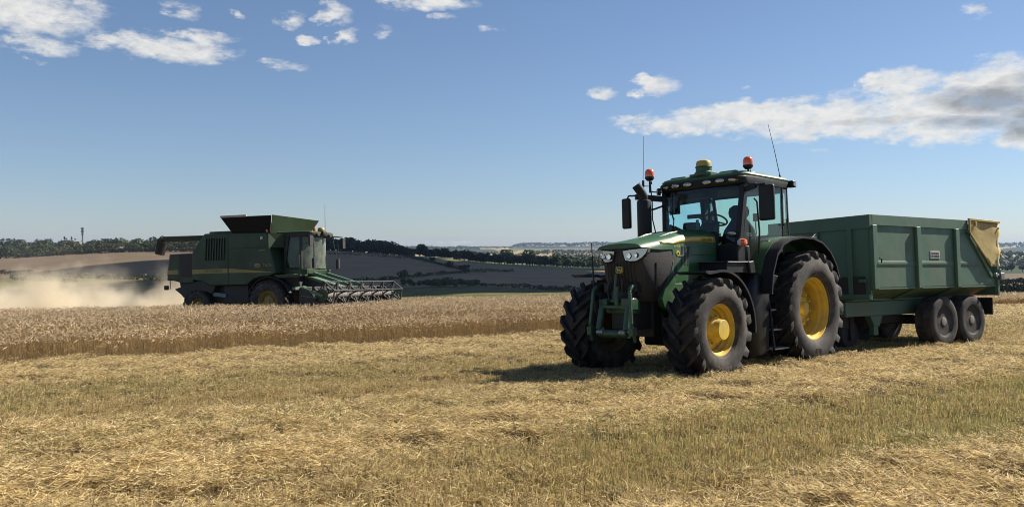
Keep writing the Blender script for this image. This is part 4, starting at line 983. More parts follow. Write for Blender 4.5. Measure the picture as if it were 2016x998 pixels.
b = MB()
for sy in (1,-1): b.box((X0+.02,1.13*sy-.05,ZS-.03),(X1-.15,1.13*sy+.055,ZS+.01))
b.build('sill', M['tgreen_dirty'], body, bevel=.01)
b = MB()
b.bar((X1+.02,-.75,ZB+.1),(X1+.02,-.75,ZT-.26),.10,.05); b.bar((X1+.02,.0,ZB+.1),(X1+.02,.0,ZT-.26),.10,.05); b.bar((X1+.02,.75,ZB+.1),(X1+.02,.75,ZT-.26),.10,.05)
b.cbox((X1+.04,1.02,1.42),(.10,.14,.06)); b.box((X1,-1.16,1.06),(X1+.06,1.16,1.16))
b.build('front_frame', M['tgreen'], body, bevel=.01)
# grimy lower front of the hopper
b = MB(); b.box((X1+.005,.05,1.17),(X1+.03,1.05,1.5)); b.build('front_guard', M['rust'], body)
# tailgate and rear frame
b = MB(); b.bar((-.44,1.19,2.38),(-1.34,1.19,1.46),.07,.08); b.bar((X0+.02,1.19,1.05),(X0+.02,1.19,ZT-.02),.08,.08); b.bar((X0+.02,-1.19,1.05),(X0+.02,-1.19,ZT-.02),.08,.08); b.bar((X0+.02,-1.19,ZT-.05),(X0+.02,1.19,ZT-.05),.06,.08)
b.bar((-.44,-1.19,2.38),(-1.34,-1.19,1.46),.07,.08); b.box((X0-.02,-1.15,1.05),(X0+.03,1.15,2.6)); b.bar((-.75,1.235,2.18),(-1.12,1.235,1.80),.025,.03)
tg = b.build('tailgate', M['tgreen'], GT, bevel=.008)
b = MB(); b.cbox((-1.50,1.24,1.50),(.22,.06,.05)); b.cbox((-1.66,1.22,1.47),(.16,.14,.16)); b.cbox((-1.60,1.24,1.58),(.05,.08,.12)); b.tube([(-1.42,1.22,1.5),(-1.42,1.28,1.5)], .05, 10); b.build('latch', M['iron'], tg, bevel=.01)
# yellow sheet over the rear corner: lightly crumpled
def cover(sy):
    outer = [(-.38,2.70),(-1.68,2.67),(-1.70,1.70),(-1.26,1.69),(-.38,2.42)]
    nx, nz = 16, 14; vs = []; fs = []
    for i in range(nx+1):
        u = i/nx; x = -.38 - 1.31*u
        zt = 2.70 - .03*u; zb = 2.42 - min(1, u/.665)*.73
        for j in range(nz+1):
            v = j/nz; z = zt*(1-v) + zb*v
            y = 1.235 + .012*math.sin(u*9+v*3) + .022*math.sin(u*4.2-1)*v*v + (.03*math.sin(v*14+u*5)*max(0,u-.75)*3)
            vs.append((x, y*sy, z))
    for i in range(nx):
        for j in range(nz):
            a = i*(nz+1)+j; fs.append((a, a+1, a+nz+2, a+nz+1))
    mb = MB(); mb.add(vs, fs); o = mb.build('cover_sheet', M['tcover'], GT, smooth=60)
    s = o.modifiers.new('s','SOLIDIFY'); s.thickness = .012
    mb = MB(); mb.bar((-.38,1.24*sy,2.72),(-1.70,1.24*sy,2.69),.05,.05); mb.bar((-.39,1.25*sy,2.42),(-.39,1.25*sy,2.72),.04,.045); mb.bar((-.385,1.25*sy,2.44),(-1.26,1.25*sy,1.70),.03,.05); mb.cbox((-.62,1.265*sy,2.62),(.05,.03,.10)); mb.cbox((-1.64,1.27*sy,1.95),(.05,.03,.05)); mb.cbox((-1.60,1.265*sy,2.55),(.03,.03,.05))
    mb.build('sheet_edge', M['tcover'], o, bevel=.008)
cover(1); cover(-1)
# hook holding the sheet, release pin
b = MB(); b.tube([(-.28,1.22,2.42),(-.30,1.30,2.40),(-.28,1.30,2.34)], .018, 6); b.tube([(2.98,1.22,1.86),(2.98,1.27,1.84),(2.98,1.26,1.76)], .014, 6); b.build('rope_hook', M['rust'], body)
# maker's plate (not legible)
b = MB(); b.box((.75,1.182,1.86),(1.10,1.19,2.02)); pl = b.build('plate', M['plate'], body)
b = MB()
rl = random.Random(3)
for row, z, h in ((0,1.965,.045),(1,1.905,.05)):
    x = 1.07
    while x > .79:
        w = rl.uniform(.018,.04); b.box((x-w,1.1905,z-h/2),(x,1.192,z+h/2)); x -= w + rl.uniform(.008,.02)
b.build('plate_print', M['rust'], pl, smooth=0)
# chassis
b = MB()
for sy in (1,-1): b.box((-1.55,.50*sy-.06,.70),(X1-.05,.50*sy+.06,1.0))
for x in (-1.4,-.6,.6,1.6,2.4,3.05): b.box((x-.05,-.5,.75),(x+.05,.5,.97))
b.box((-1.6,-.2,.72),(-1.3,.2,1.0))
b.bar((X1,-.5,.85),(4.6,-.06,.62),.10,.18); b.bar((X1,.5,.85),(4.6,.06,.62),.10,.18); b.box((4.5,-.12,.52),(4.75,.12,.72)); b.tube([(4.7,0,.60),(4.95,0,.56)], .05, 10)
ch = b.build('chassis', M['tgreen_dirty'], GT, bevel=.012)
for sy in (1,-1):
    b = MB(); b.prism([(2.36,.70),(1.92,.70),(2.04,.48),(2.22,.48)], .51*sy-.07, .51*sy+.07); b.box((2.06,.505*sy-.055,.30),(2.22,.505*sy+.055,.50)); b.build('stand', M['tgreen'], ch, bevel=.008)
b = MB()
for x in (.57,-.57):
    b.box((x-.07,-.9,.47),(x+.07,.9,.61)); b.tube([(x,-1.0,.54),(x,1.0,.54)], .05, 10)
    for sy in (1,-1): b.prism([(x-.5,.62),(x+.5,.62),(x+.12,.56),(x-.12,.56)], .44*sy-.04, .44*sy+.04)
b.prism([(-.3,.7),(.3,.7),(.1,.5),(-.1,.5)], .38, .52); b.prism([(-.3,.7),(.3,.7),(.1,.5),(-.1,.5)], -.52, -.38)
b.build('axle', M['rust'], ch, bevel=.01)
b = MB(); b.lathe([(.13,0),(.13,.8)], c=(1.35,-.4,.72), n=18); b.box((.95,-.42,.52),(2.3,.42,.70)); b.box((2.5,-.3,.45),(2.95,.3,.72)); b.tube([(3.0,.2,.9),(3.4,.15,.62),(4.2,.1,.66)], .03, 8); b.box((2.55,.22,.20),(2.68,.34,.7)); b.box((1.0,-.1,.4),(1.8,.1,.55)); b.build('brake_gear', M['rust'], ch, bevel=.01)
b = MB(); b.lathe([(.28,.10),(.34,.02),(.36,-.05),(.30,-.12),(.2,-.14)], c=(2.62,.18,.34), n=28); b.lathe([(.2,.06),(0,.06)], c=(2.62,.18,.34), n=20); b.tube([(2.62,.18,.34),(2.62,.18,.85)], .04, 8); b.build('jockey_wheel', M['rust'], ch)
for sy in (1,-1):
    b = MB(); b.box((-1.42,.91*sy-.25,.62),(-1.38,.91*sy+.25,1.0)); b.build('mudflap', M['black'], GT)
for sy in (1,-1):
    b = MB(); b.box((-1.66,.62*sy-.22,.86),(-1.60,.62*sy+.22,.98)); b.build('tail_lamp', M['orange'], ch)
M['rimgrey'] = mat('trailer_rim', (.24,.225,.195), .65, dirt=(.33,.28,.20), dirt_scale=6, dirt_amt=.8)
for x in (.57,-.57):
    wheel(GT, (x, .955, .535), .535, .40, .295, 1, 'implement', mats=('tyre_dusty_sunlit','rimgrey'))
    wheel(GT, (x, -.955, .535), .535, .40, .295, -1, 'implement', mats=('tyre_dusty_sunlit','rimgrey'))
# ------------------------------------------------------------------ combine harvester
CH = empty('combine_harvester', frame(-9.92, 35.27, .954, -.298),
           'dark green combine harvester with open grain tank and wide reel, cutting wheat and trailing dust', 'combine harvester')
YS = 1.58
b = MB()
prof = [(-3.92,3.10),(-3.45,3.72),(-3.24,3.96),(-1.9,3.95),(0.0,3.90),(.06,3.28),(.30,2.55),(.38,2.15),(.05,2.02),(-.35,2.0),(-.75,1.9),(-1.05,1.66),(-3.0,1.66),(-3.4,1.86),(-3.92,1.95)]
b.prism(prof, -YS, YS)
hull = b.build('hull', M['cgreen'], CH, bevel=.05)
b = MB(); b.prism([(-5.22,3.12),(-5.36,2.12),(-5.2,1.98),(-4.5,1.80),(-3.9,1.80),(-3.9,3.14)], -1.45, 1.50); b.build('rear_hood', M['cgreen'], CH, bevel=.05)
b = MB(); b.prism([(-4.65,2.55),(-4.62,3.10),(-3.93,3.10),(-3.93,2.1),(-4.55,2.1)], -1.50, -1.46); b.build('rear_screen', M['cdark'], CH, bevel=.01)
# flank details on the side that shows (-Y): seams, louvred screen, stripe, lettering
Y = -YS
b = MB()
b.box((-2.02,Y-.006,1.70),(-1.98,Y+.02,3.93)); b.box((-1.98,Y-.006,3.24),(.05,Y+.02,3.28)); b.build('seam', M['cdark'], hull)
b = MB()
for k in range(7):
    x = -3.12 + k*.135
    b.prism([(x+.05,3.72-.0*k),(x+.115,3.72),(x+.10,3.2),(x+.075,2.78),(x+.0,2.80),(x+.01,3.2)], Y-.012, Y+.02)
b.build('louvre', M['cdark'], hull)
b = MB()
for k in range(8):
    x = -3.17 + k*.135
    b.bar((x+.05,Y-.03,3.74),(x+.0,Y-.03,2.77),.05,.045)
b.build('louvre_rib', M['cgreen'], hull)
b = MB(); b.prism([(-3.88,2.395),(-2.03,2.40),(-2.03,2.21),(-3.88,2.20)], Y-.010, Y+.01); b.prism([(-1.97,2.40),(.18,2.205),(.18,2.19),(-.6,2.19),(-1.97,2.21)], Y-.010, Y+.01); b.prism([(-5.30,2.40),(-4.72,2.40),(-4.72,2.21),(-5.32,2.21)], -1.462, -1.44); b.build('stripe', M['cyellow'], hull)
b = MB(); b.text('JOHN DEERE', .17, lambda x, z: (-2.78 + x, Y-.013, 2.30 + z)); b.build('lettering', M['cgreen'], hull, smooth=0, fix=False)
b = MB(); b.text('T670i', .20, lambda x, z: (-.03 + x*.95, Y-.008, 2.50 + z)); b.build('model_number', M['cyellow'], hull, smooth=0, fix=False)
b = MB(); b.prism([(-.52+.15*math.cos(a), 2.50+.085*math.sin(a)) for a in [2*PI*k/20 for k in range(20)]], Y-.012, Y+.01); lg = b.build('badge', M['cyellow'], hull)
b = MB(); b.prism([(-.62,2.48),(-.56,2.50),(-.50,2.50),(-.44,2.54),(-.42,2.52),(-.47,2.48),(-.50,2.45),(-.56,2.46)], Y-.016, Y-.011); b.build('badge_mark', M['cgreen'], lg)
b = MB(); b.box((-.48,Y-.008,3.12),(-.12,Y+.01,3.15)); b.build('small_lettering', M['cyellow'], hull)
b = MB(); b.box((-.36,Y-.03,3.60),(-.24,Y,3.74)); b.build('reflector', M['plate'], hull, bevel=.01)
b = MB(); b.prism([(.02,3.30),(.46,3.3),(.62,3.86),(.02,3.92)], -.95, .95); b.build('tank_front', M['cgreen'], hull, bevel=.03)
for sy in (-1,1):
    b = MB(); b.add([(.02,sy*YS,3.88),(.50,sy*.96,3.86),(.40,sy*.98,3.25),(.05,sy*YS,3.26),(.02,sy*.9,3.88),(.05,sy*.9,3.26)], [(0,1,2,3),(0,3,5,4),(1,4,5,2),(0,4,1),(3,2,5)]); b.build('tank_corner', M['cgreen'], hull, smooth=20)
# grain tank extensions flaring outwards
def flap(name, p, m, th=.03):
    mb = MB(); sheet(mb, p, th); return mb.build(name, M[m], CH)
flap('tank_extension', [(-1.80,-1.45,3.90),(.05,-1.45,3.86),(.38,-1.85,4.60),(-2.15,-1.85,4.62)], 'tank_black')
flap('tank_extension', [(-1.80,1.45,3.90),(-2.15,1.85,4.62),(.38,1.85,4.60),(.05,1.45,3.86)], 'tank_black')
flap('tank_extension', [(.05,-1.45,3.86),(.05,1.45,3.86),(.42,1.85,4.62),(.42,-1.85,4.62)], 'cgreen')
flap('tank_extension', [(-1.80,1.45,3.90),(-1.80,-1.45,3.90),(-2.15,-1.85,4.62),(-2.15,1.85,4.62)], 'cgreen')
b = MB(); b.bar((-2.15,-1.86,4.63),(-.85,-1.86,4.63),.08,.09); b.build('tank_rim', M['tank_edge'], CH)
b = MB(); b.box((-3.2,-1.3,3.94),(-1.9,1.3,4.06)); b.box((-3.0,.4,4.0),(-2.2,1.2,4.12)); b.tube([(-2.3,-.8,4.0),(-2.3,-.8,4.2)], .08); b.build('engine_deck', M['cgreen'], CH, bevel=.03)
for (x, y, z) in ((-.06,-1.50,3.92),(1.05,.45,3.98)):
    b = MB(); b.lathe([(.06,z),(.07,z+.05),(.075,z+.14),(.05,z+.2),(0,z+.22)], c=(x,y,0), axis='z', n=14); b.build('beacon', M['orange'], CH)
# unloading auger folded back along the far side
b = MB(); b.tube([(-1.6,1.75,3.95),(-5.6,1.72,4.02),(-8.3,1.70,4.05)], .14, 16); b.tube([(-8.25,1.70,4.12),(-8.45,1.70,3.95),(-8.5,1.70,3.45)], [.16,.18,.17], 14); b.bar((-5.3,1.6,3.1),(-5.4,1.7,3.95),.08,.08)
b.build('unloading_auger', M['auger_dark'], CH)
b = MB(); b.tube([(-8.35,1.70,3.9),(-8.5,1.70,3.3)], .23, 14); b.build('auger_spout', M['tank_black'], CH)
# cab
b = MB(); b.prism([(.36,2.10),(1.52,2.06),(1.56,2.30),(.40,2.36)], -1.0, 1.0); b.box((.2,-1.45,2.02),(1.2,-.95,2.09)); b.prism([(.32,2.2),(.50,2.2),(.72,3.80),(.4,3.80)], -.95, .95)
cb = b.build('cab_base', M['cgreen'], CH, bevel=.03)
def curved(z): return [(.45 if z < 3 else .62, -.98, z), (1.22,-.97,z), (1.45,-.72,z), (1.57,-.35,z), (1.60,0,z), (1.57,.35,z), (1.45,.72,z), (1.22,.97,z), (.45 if z < 3 else .62,.98,z)]
b = MB(); b.loft([curved(2.34)[1:8], curved(3.70)[1:8]], closed=False, caps=False); b.build('windscreen', M['cglass_front'], cb, smooth=50)
for q in (slice(0,2), slice(7,9)):
    b = MB(); b.loft([curved(2.34)[q], curved(3.70)[q]], closed=False, caps=False); b.build('cab_glass', M['cglass'], cb, smooth=50)
for sy in (-1,1):
    b = MB(); b.bar((1.24,sy*.975,2.32),(1.24,sy*.975,3.74),.08,.10); b.bar((.45,sy*.985,2.32),(.66,sy*.985,3.74),.09,.06); b.bar((.45,sy*.985,2.36),(1.24,sy*.985,2.36),.05,.05)
    b.build('cab_pillar', M['cdark'], cb, bevel=.01)
b = MB(); b.loft([[(x,y,z) for x,y in outline(-.1, 1.74+d, 1.05, 1.0, .25)] for z, d in ((3.72,-.1),(3.78,0),(3.86,.02))]); b.build('cab_roof_fascia', M['cdark'], cb)
b = MB(); b.loft([[(x,y,z) for x,y in outline(-.25-d, 1.76+d, 1.08+d, 1.02+d, .25)] for z, d in ((3.865,0),(3.92,-.01),(3.95,-.1),(3.96,-.4))]); b.build('cab_roof', M['cgreen'], cb, smooth=40)
b = MB(); b.lathe([(.14,3.94),(.16,3.97),(.16,4.06),(.12,4.12),(0,4.14)], c=(1.66,0,0), axis='z', n=18); b.build('dome_receiver', M['cyellow'], cb); b = MB(); b.box((1.5,-.15,3.82),(1.86,.15,3.95)); b.cbox((1.80,-.5,3.78),(.08,.2,.12)); b.cbox((1.80,.5,3.78),(.08,.2,.12)); b.build('lamp_bar', M['cdark'], cb, bevel=.02)
b = MB(); b.tube([(1.5,.6,3.95),(1.5,.6,5.2)], [.012,.006], 5); b.build('aerial', M['cdark'], cb)
b = MB(); b.box((.55,-.30,2.45),(1.0,.30,2.60)); b.prism([(.52,2.5),(.66,2.5),(.62,3.25),(.48,3.2)], -.28, .28); b.box((1.25,-.12,2.35),(1.35,.12,2.95)); b.cbox((1.15,0,2.98),(.3,.36,.04), Matrix.Rotation(.5,3,'Y')); b.cbox((.95,-.5,3.0),(.1,.3,.3)); b.box((.6,.4,2.4),(1.2,.75,2.8)); b.build('operator_seat', M['cabin'], cb, bevel=.03)
b = MB(); b.bar((.85,-.8,3.62),(1.1,-.8,3.45),.04,.04); b.cbox((.95,-.6,3.35),(.06,.12,.42)); b.cbox((1.42,-.4,2.62),(.03,.14,.5), Matrix.Rotation(-.3,3,'X')); b.cbox((1.3,-.2,2.55),(.05,.18,.3)); b.build('cab_screen', M['steelblue'], cb)
for sy in (-1,1):
    b = MB(); b.bar((1.5,sy*.9,3.8),(1.95,sy*1.35,3.75),.05,.05); b.cbox((1.97,sy*1.38,3.48),(.08,.24,.46)); b.tube([(1.75,sy*.8,3.7),(1.85,sy*.95,2.9),(1.85,sy*.95,2.3)], .018, 6); b.tube([(1.9,sy*1.0,3.4),(1.95,sy*1.05,2.6)], .012, 6); b.cbox((1.9,sy*1.02,2.55),(.12,.14,.42)); b.build('mirror', M['cdark'], cb, bevel=.02)
# ladder platform, rails
b = MB(); b.box((.3,-1.55,2.0),(1.55,-.95,2.07)); b.tube([(1.5,-1.5,2.05),(1.5,-1.5,2.9)], .02, 6); b.bar((.4,-1.5,1.98),(1.5,-1.5,1.98),.05,.08); b.cbox((1.45,-.5,2.18),(.2,.7,.16)); b.build('platform', M['cgreen'], CH, bevel=.01)
# belly, axles, straw hood, hitch
b = MB(); b.prism([(-3.9,1.95),(.3,2.1),(1.2,2.1),(1.3,1.5),(.6,1.0),(-1.2,.75),(-3.0,.9),(-3.9,1.2)], -1.15, 1.15); b.box((-.25,-1.3,.72),(.25,1.3,1.15)); b.box((-3.85,-1.2,.6),(-3.55,1.2,.85)); b.prism([(-4.0,1.9),(-5.0,1.85),(-4.85,1.2),(-4.3,.9),(-3.9,.9)], -1.05, 1.05)
b.prism([(-4.9,1.55),(-3.4,1.95),(-2.7,1.7),(-2.9,1.3),(-3.3,1.45),(-4.2,1.05)], -1.5, -1.12); b.box((-2.4,-1.35,.9),(-1.15,-1.1,1.66)); b.bar((-5.3,-1.3,2.0),(-5.3,-1.3,1.55),.04,.04); b.cbox((-5.5,-1.3,1.62),(.2,.1,.2)); b.bar((-5.35,-1.4,2.02),(-5.0,-1.4,1.98),.05,.12)
b.build('belly', M['cdark'], CH, bevel=.03)
b = MB(); b.bar((-2.9,-1.38,1.30),(-2.25,-1.38,1.22),.10,.16); b.build('grey_bracket', M['steelblue'], CH); b = MB(); b.cbox((-3.25,-1.52,1.86),(.22,.05,.12)); b.build('side_reflector', M['steelblue'], CH)
b = MB(); b.prism([(1.0,2.05),(3.35,1.35),(3.35,.5),(2.2,.65),(.8,1.2)], -.72, .72); fh = b.build('feeder_house', M['cdark'], CH, bevel=.03)
b = MB(); b.prism([(1.15,2.06),(3.2,1.43),(3.2,1.36),(1.15,1.98)], -.74, .74); b.bar((1.6,-.55,2.1),(3.4,-.55,1.55),.14,.14); b.bar((1.6,.55,2.1),(3.4,.55,1.55),.14,.14); b.build('feeder_cover', M['tgreen'], fh)
# wheels
wheel(CH, (0,-1.35,.93), .93, .72, .46, -1, 'combine', mats=('tyre','cyellow'), lugs=20); wheel(CH, (0,1.35,.93), .93, .72, .46, 1, 'combine', mats=('tyre','cyellow'), lugs=20)
wheel(CH, (-3.7,-1.25,.76), .76, .54, .36, -1, 'combine', mats=('tyre','cyellow'), lugs=18); wheel(CH, (-3.7,1.25,.76), .76, .54, .36, 1, 'combine', mats=('tyre','cyellow'), lugs=18)
for sy in (-1,1):
    b = MB(); b.shell(arc(0,.93,1.08,20,165,12), sy*1.0, sy*1.55, .03); b.build('mudguard', M['cdark'], CH)
# header -----------------------------------------------------
HY0, HY1 = -4.45, 1.80
b = MB(); b.prism([(3.36,.35),(3.46,.35),(3.48,1.42),(3.36,1.46)], HY0, HY1); b.prism([(3.40,.30),(4.5,.20),(4.5,.24),(3.42,.36)], HY0, HY1); b.box((3.30,HY0,1.38),(3.46,HY1,1.52))
hd = b.build('header', M['cdark'], CH, bevel=.01)
b = MB()
for k in range(13):
    y = HY0 + .25 + k*(HY1-HY0-.5)/12; b.bar((3.33,y,.4),(3.33,y,1.4),.05,.05)
b.bar((3.30,HY0-.3,1.48),(3.30,HY0+2.2,1.48),.14,.10); b.bar((3.5,HY0+.0,1.46),(2.9,HY0+.6,1.52),.10,.06); b.bar((3.5,HY0+.4,1.46),(2.9,HY0+1.0,1.55),.10,.06); b.build('header_frame', M['tgreen'], hd)
b = MB(); b.tube([(3.78,HY0+.1,.72),(3.78,HY1-.1,.72)], .17, 18)
n = 120; rings = []
for k in range(n+1):
    a = k*.9; y = HY0+.15 + (HY1-HY0-.3)*k/n
    rings.append([(3.78+.17*math.cos(a), y, .72+.17*math.sin(a)), (3.78+.26*math.cos(a), y, .72+.26*math.sin(a)), (3.78+.26*math.cos(a+.1), y+.01, .72+.26*math.sin(a+.1)), (3.78+.17*math.cos(a+.1), y+.01, .72+.17*math.sin(a+.1))])
b.loft(rings); b.build('header_auger', M['auger'], hd, smooth=50)
for y in (HY0, HY1):
    b = MB(); b.prism([(3.36,.25),(3.36,1.48),(3.7,1.40),(4.35,.75),(5.35,.30),(5.4,.22),(4.6,.18)], y-.05, y+.05); b.tube([(4.5,y,.7),(5.0,y,.65),(5.6,y,.25)], .03, 6); b.build('crop_divider', M['cdark'], hd, bevel=.015)
# reel
RX, RZ, RR = 4.25, 1.18, .54
b = MB(); b.tube([(RX,HY0+.15,RZ),(RX,HY1-.15,RZ)], .11, 14); rl_ = b.build('reel', M['auger'], hd)
st_y = [HY0+.18 + k*(HY1-HY0-.36)/6 for k in range(7)]
for y in st_y:
    b = MB()
    for k in range(6):
        a0 = 2*PI*(k+.35)/6; a1 = 2*PI*(k+1.35)/6
        p0 = (RX+RR*math.cos(a0), y, RZ+RR*math.sin(a0)); p1 = (RX+RR*math.cos(a1), y, RZ+RR*math.sin(a1))
        b.bar((RX,y,RZ), p0, .04, .11, up=(0,1,0))
        if y in (st_y[0], st_y[-1]): b.bar(p0, p1, .035, .07, up=(0,1,0))
        q = (RX+RR*.55*math.cos(a0+.5), y, RZ+RR*.55*math.sin(a0+.5)); b.bar(q, p0, .03, .06, up=(0,1,0))
    b.build('reel_spider', M['cdark'], rl_)
b = MB(); b.lathe([(0,-.03),(.26,-.03),(.27,.0),(.26,.03),(0,.03)], c=(RX,HY0+.08,RZ), n=20); b.build('reel_drive', M['cgreen'], rl_)
for k in range(6):
    a0 = 2*PI*(k+.35)/6; bx, bz = RX+RR*math.cos(a0), RZ+RR*math.sin(a0)
    b = MB(); b.tube([(bx,HY0+.12,bz),(bx,HY1-.12,bz)], .017, 8); b.build('reel_bat', M['bat'], rl_)
    b = MB(); nt_ = 30
    for j in range(nt_):
        y = HY0+.2 + j*(HY1-HY0-.4)/(nt_-1); b.bar((bx,y,bz),(bx-.05,y,bz-.20),.007,.007)
    t = b.build('reel_tines', M['cdark'], rl_, smooth=0); t['kind'] = 'stuff'
for y in (HY0+.02, HY1-.02):
    b = MB(); b.bar((3.4,y,1.5),(RX+.1,y,RZ),.06,.10); b.tube([(3.45,y-.04,1.2),(4.1,y-.04,1.1)], .035, 8); b.build('reel_arm', M['tgreen'], hd)
b = MB()
for k in range(60):
    y = HY0 + .1 + k*(HY1-HY0-.2)/59; b.prism([(4.48,.21),(4.48,.235),(4.72,.215)], y-.02, y+.02)
b.build('knife_guard', M['iron'], hd, smooth=0)
# ------------------------------------------------------------------ trees
def leaves(pts, nrm, size, col, n_seed=1):
    """a leafy clump face at each point"""
    n = len(pts); r = rng.normal(0,1,(n,3)); nr = nrm + r*.55; nr /= np.linalg.norm(nr,axis=1)[:,None]
    t = np.cross(nr, rng.normal(0,1,(n,3))); t /= np.linalg.norm(t,axis=1)[:,None]; b = np.cross(nr,t); s = (size*rng.uniform(.6,1.35,n))[:,None]/2
    q = rng.uniform(.7,1.1,(n,4)); V = np.stack([pts+(-t-b)*s*q[:,:1], pts+(t-b)*s*q[:,1:2], pts+(t+b)*s*q[:,2:3], pts+(-t+b)*s*q[:,3:]],1).reshape(-1,3)
    return V, np.arange(n*4).reshape(-1,4), np.repeat(col,4,0)
def crown_mesh(name, h, wd, seed, conifer=False, n=420, size=1.0, low=.16, col=(.022,.034,.011), col2=(.046,.062,.018)):
    r = np.random.default_rng(seed); P = []; Nn = []
    if conifer:
        z = r.uniform(.08,1,n)**.8; a = r.uniform(0,2*PI,n); rad = (1-z)*wd*.5*r.uniform(.35,1.,n)*(.75+.25*np.sin(z*30)); P = np.stack([rad*np.cos(a),rad*np.sin(a),z*h],1); Nn = np.stack([np.cos(a),np.sin(a),np.full(n,.5)],1)
    else:
        nb = r.integers(7,12); C = []
        for i in range(nb):
            a = r.uniform(0,2*PI); q = r.uniform(0,.30)*wd; zc = h*r.uniform(low+.22,.80); C.append((q*math.cos(a)*1.1, q*math.sin(a)*1.1, zc, wd*r.uniform(.17,.29)*(1.15-.5*abs(zc/h-.5))))
        C = np.array(C); i = r.integers(0,nb,n); d = r.normal(0,1,(n,3)); d /= np.linalg.norm(d,axis=1)[:,None]; d[:,2] = np.where(d[:,2] < -.3, d[:,2]*.4, d[:,2])
        P = C[i,:3] + d*(C[i,3]*r.uniform(.72,1.05,n))[:,None]; Nn = d; P[:,2] = np.clip(P[:,2], h*low, h)
    t = r.uniform(0,1,(n,1)); cl = np.array([col])*(1-t)+np.array([col2])*t
    V, F, Cc = leaves(P, Nn, size, cl); return np_mesh(name, V, F, [M_LEAF], Cc)
M_LEAF = leafmat('foliage', None, trans=.22, rough=.6, vary=(.72,1.25), spec=.15)
M_BARK = mat('bark', (.06,.045,.032), .9)
def trunk_mesh(h, r0, seed):
    r = random.Random(seed); b = MB(); b.tube([(0,0,-.4),(.05*h*r.uniform(-.3,.3),.0,h*.3),(r.uniform(-.03,.03)*h,r.uniform(-.03,.03)*h,h*.75)], [r0*1.3,r0*.8,r0*.25], 7)
    for k in range(4):
        a = r.uniform(0,6.28); z = h*r.uniform(.28,.5); b.tube([(0,0,z),(math.cos(a)*h*.12,math.sin(a)*h*.12,z+h*.14),(math.cos(a)*h*.2,math.sin(a)*h*.2,z+h*.26)], [r0*.5,r0*.3,r0*.1], 5)
    me = bpy.data.meshes.new('trunk'); me.from_pydata(b.V, [], b.F); me.materials.append(M_BARK); return me
PROT = {}
for i in range(6): PROT['round%d' % i] = (crown_mesh('crown', 11, [10.5,9,12,8.5,11,13][i], 100+i, n=[640,560,720,500,640,780][i], size=1.0, low=.02), trunk_mesh(11, .3, i), 11)
for i in range(2): PROT['pale%d' % i] = (crown_mesh('crown', 9, 9, 130+i, n=360, size=1.0, low=.05, col=(.075,.092,.034), col2=(.12,.135,.05)), trunk_mesh(9, .25, 20+i), 9)
for i in range(2): PROT['fir%d' % i] = (crown_mesh('crown', 14, 5, 140+i, True, 300, .9, col=(.03,.045,.02), col2=(.045,.062,.026)), trunk_mesh(14, .25, 30+i), 14)
for i in range(4): PROT['bush%d' % i] = (crown_mesh('crown', 4.2, 5.2, 150+i, n=300, size=.62, low=.02, col=(.05,.068,.022), col2=(.085,.10,.034)), trunk_mesh(3.6, .12, 40+i), 4.2)
def tree(kind, px, Y, h, label, group=None, name='tree', cat='tree', widen=1., sink=.3):
    cm, tm, hh = PROT[kind]; p = land(px, Y)
    o = bpy.data.objects.new(name, None); COL.objects.link(o); o.location = (p.x, p.y, p.z - sink)
    s = h/hh; o.scale = (s*widen, s*widen, s); o.rotation_euler = (0,0,random.uniform(0,6.28)); tag(o, label, cat, group)
    for nm, me in (('crown', cm), ('trunk', tm)):
        c = bpy.data.objects.new(nm, me); COL.objects.link(c); c.parent = o
    return o
rr = random.Random(5)
def rk(*ks): return rr.choice(ks)
R6 = ['round%d' % i for i in range(6)]
# wood on the ridge to the right of the harvester
for row, (Y, n, hm) in enumerate(((905,28,11),(950,24,14.5),(1010,20,17.5))):
    for i in range(n):
        px = 596 + (815-596)*(i+rr.uniform(.1,.9))/n
        tree(rk(*R6), px, Y+rr.uniform(-18,18), hm*rr.uniform(.8,1.2)*float(np.interp(px,[596,640,760,815],[1.1,1.12,1.0,.62])), 'dark rounded tree of the ridge wood above the grey field, right of the harvester cab', 'trees of the ridge wood', widen=1.25)
tree('round2', 826, 915, 14, 'big broad tree standing out at the corner where two hedges meet below the ridge', widen=1.1)
tree('round0', 840, 900, 10, 'smaller dark tree beside the big broad tree at the hedge corner')
for row, (Y, n, hm) in enumerate(((950,24,12),(1020,20,14))):
    for i in range(n):
        px = 836 + (985-836)*(i+rr.uniform(.1,.9))/n
        tree(rk(*R6), px, Y+rr.uniform(-15,15), hm*rr.uniform(.75,1.2), 'dark green tree of the belt sloping down from the ridge to the valley woods', 'trees of the sloping belt', widen=1.25)
for row, (Y, n, hm) in enumerate(((1000,24,12),(1070,22,15),(1150,20,18))):
    for i in range(n):
        px = 978 + (1230-978)*(i+rr.uniform(.1,.9))/n
        tree(rk(*R6, 'pale0', 'pale1', 'pale1'), px, Y+rr.uniform(-20,20), hm*rr.uniform(.7,1.2), 'green tree of the valley wood just left of the tractor bonnet', 'trees of the valley wood', widen=1.3)
# woods on the left skyline
for row, (Y, n, hm) in enumerate(((900,46,9.5),(950,46,13),(1050,42,17),(1230,38,21.5))):
    for i in range(n):
        px = -150 + (600+150)*(i+rr.uniform(.1,.9))/n
        if row == 0 and (px < 60 and rr.random() < .5): continue
        tree(rk(*R6, 'pale0'), px, Y+rr.uniform(-25,25), hm*rr.uniform(.75,1.2), 'dark tree of the left-hand wood along the top of the brown field', 'trees of the left-hand wood', widen=1.3)
for px, h in ((18,13),(28,16),(36,14),(44,13),(94,14),(100,15),(127,18),(131,15),(141,17),(148,14)):
    tree(rk('fir0','fir1'), px, 1270, h+9, 'pointed fir rising above the left-hand wood near the mast', 'firs above the left-hand wood', name='fir_tree')
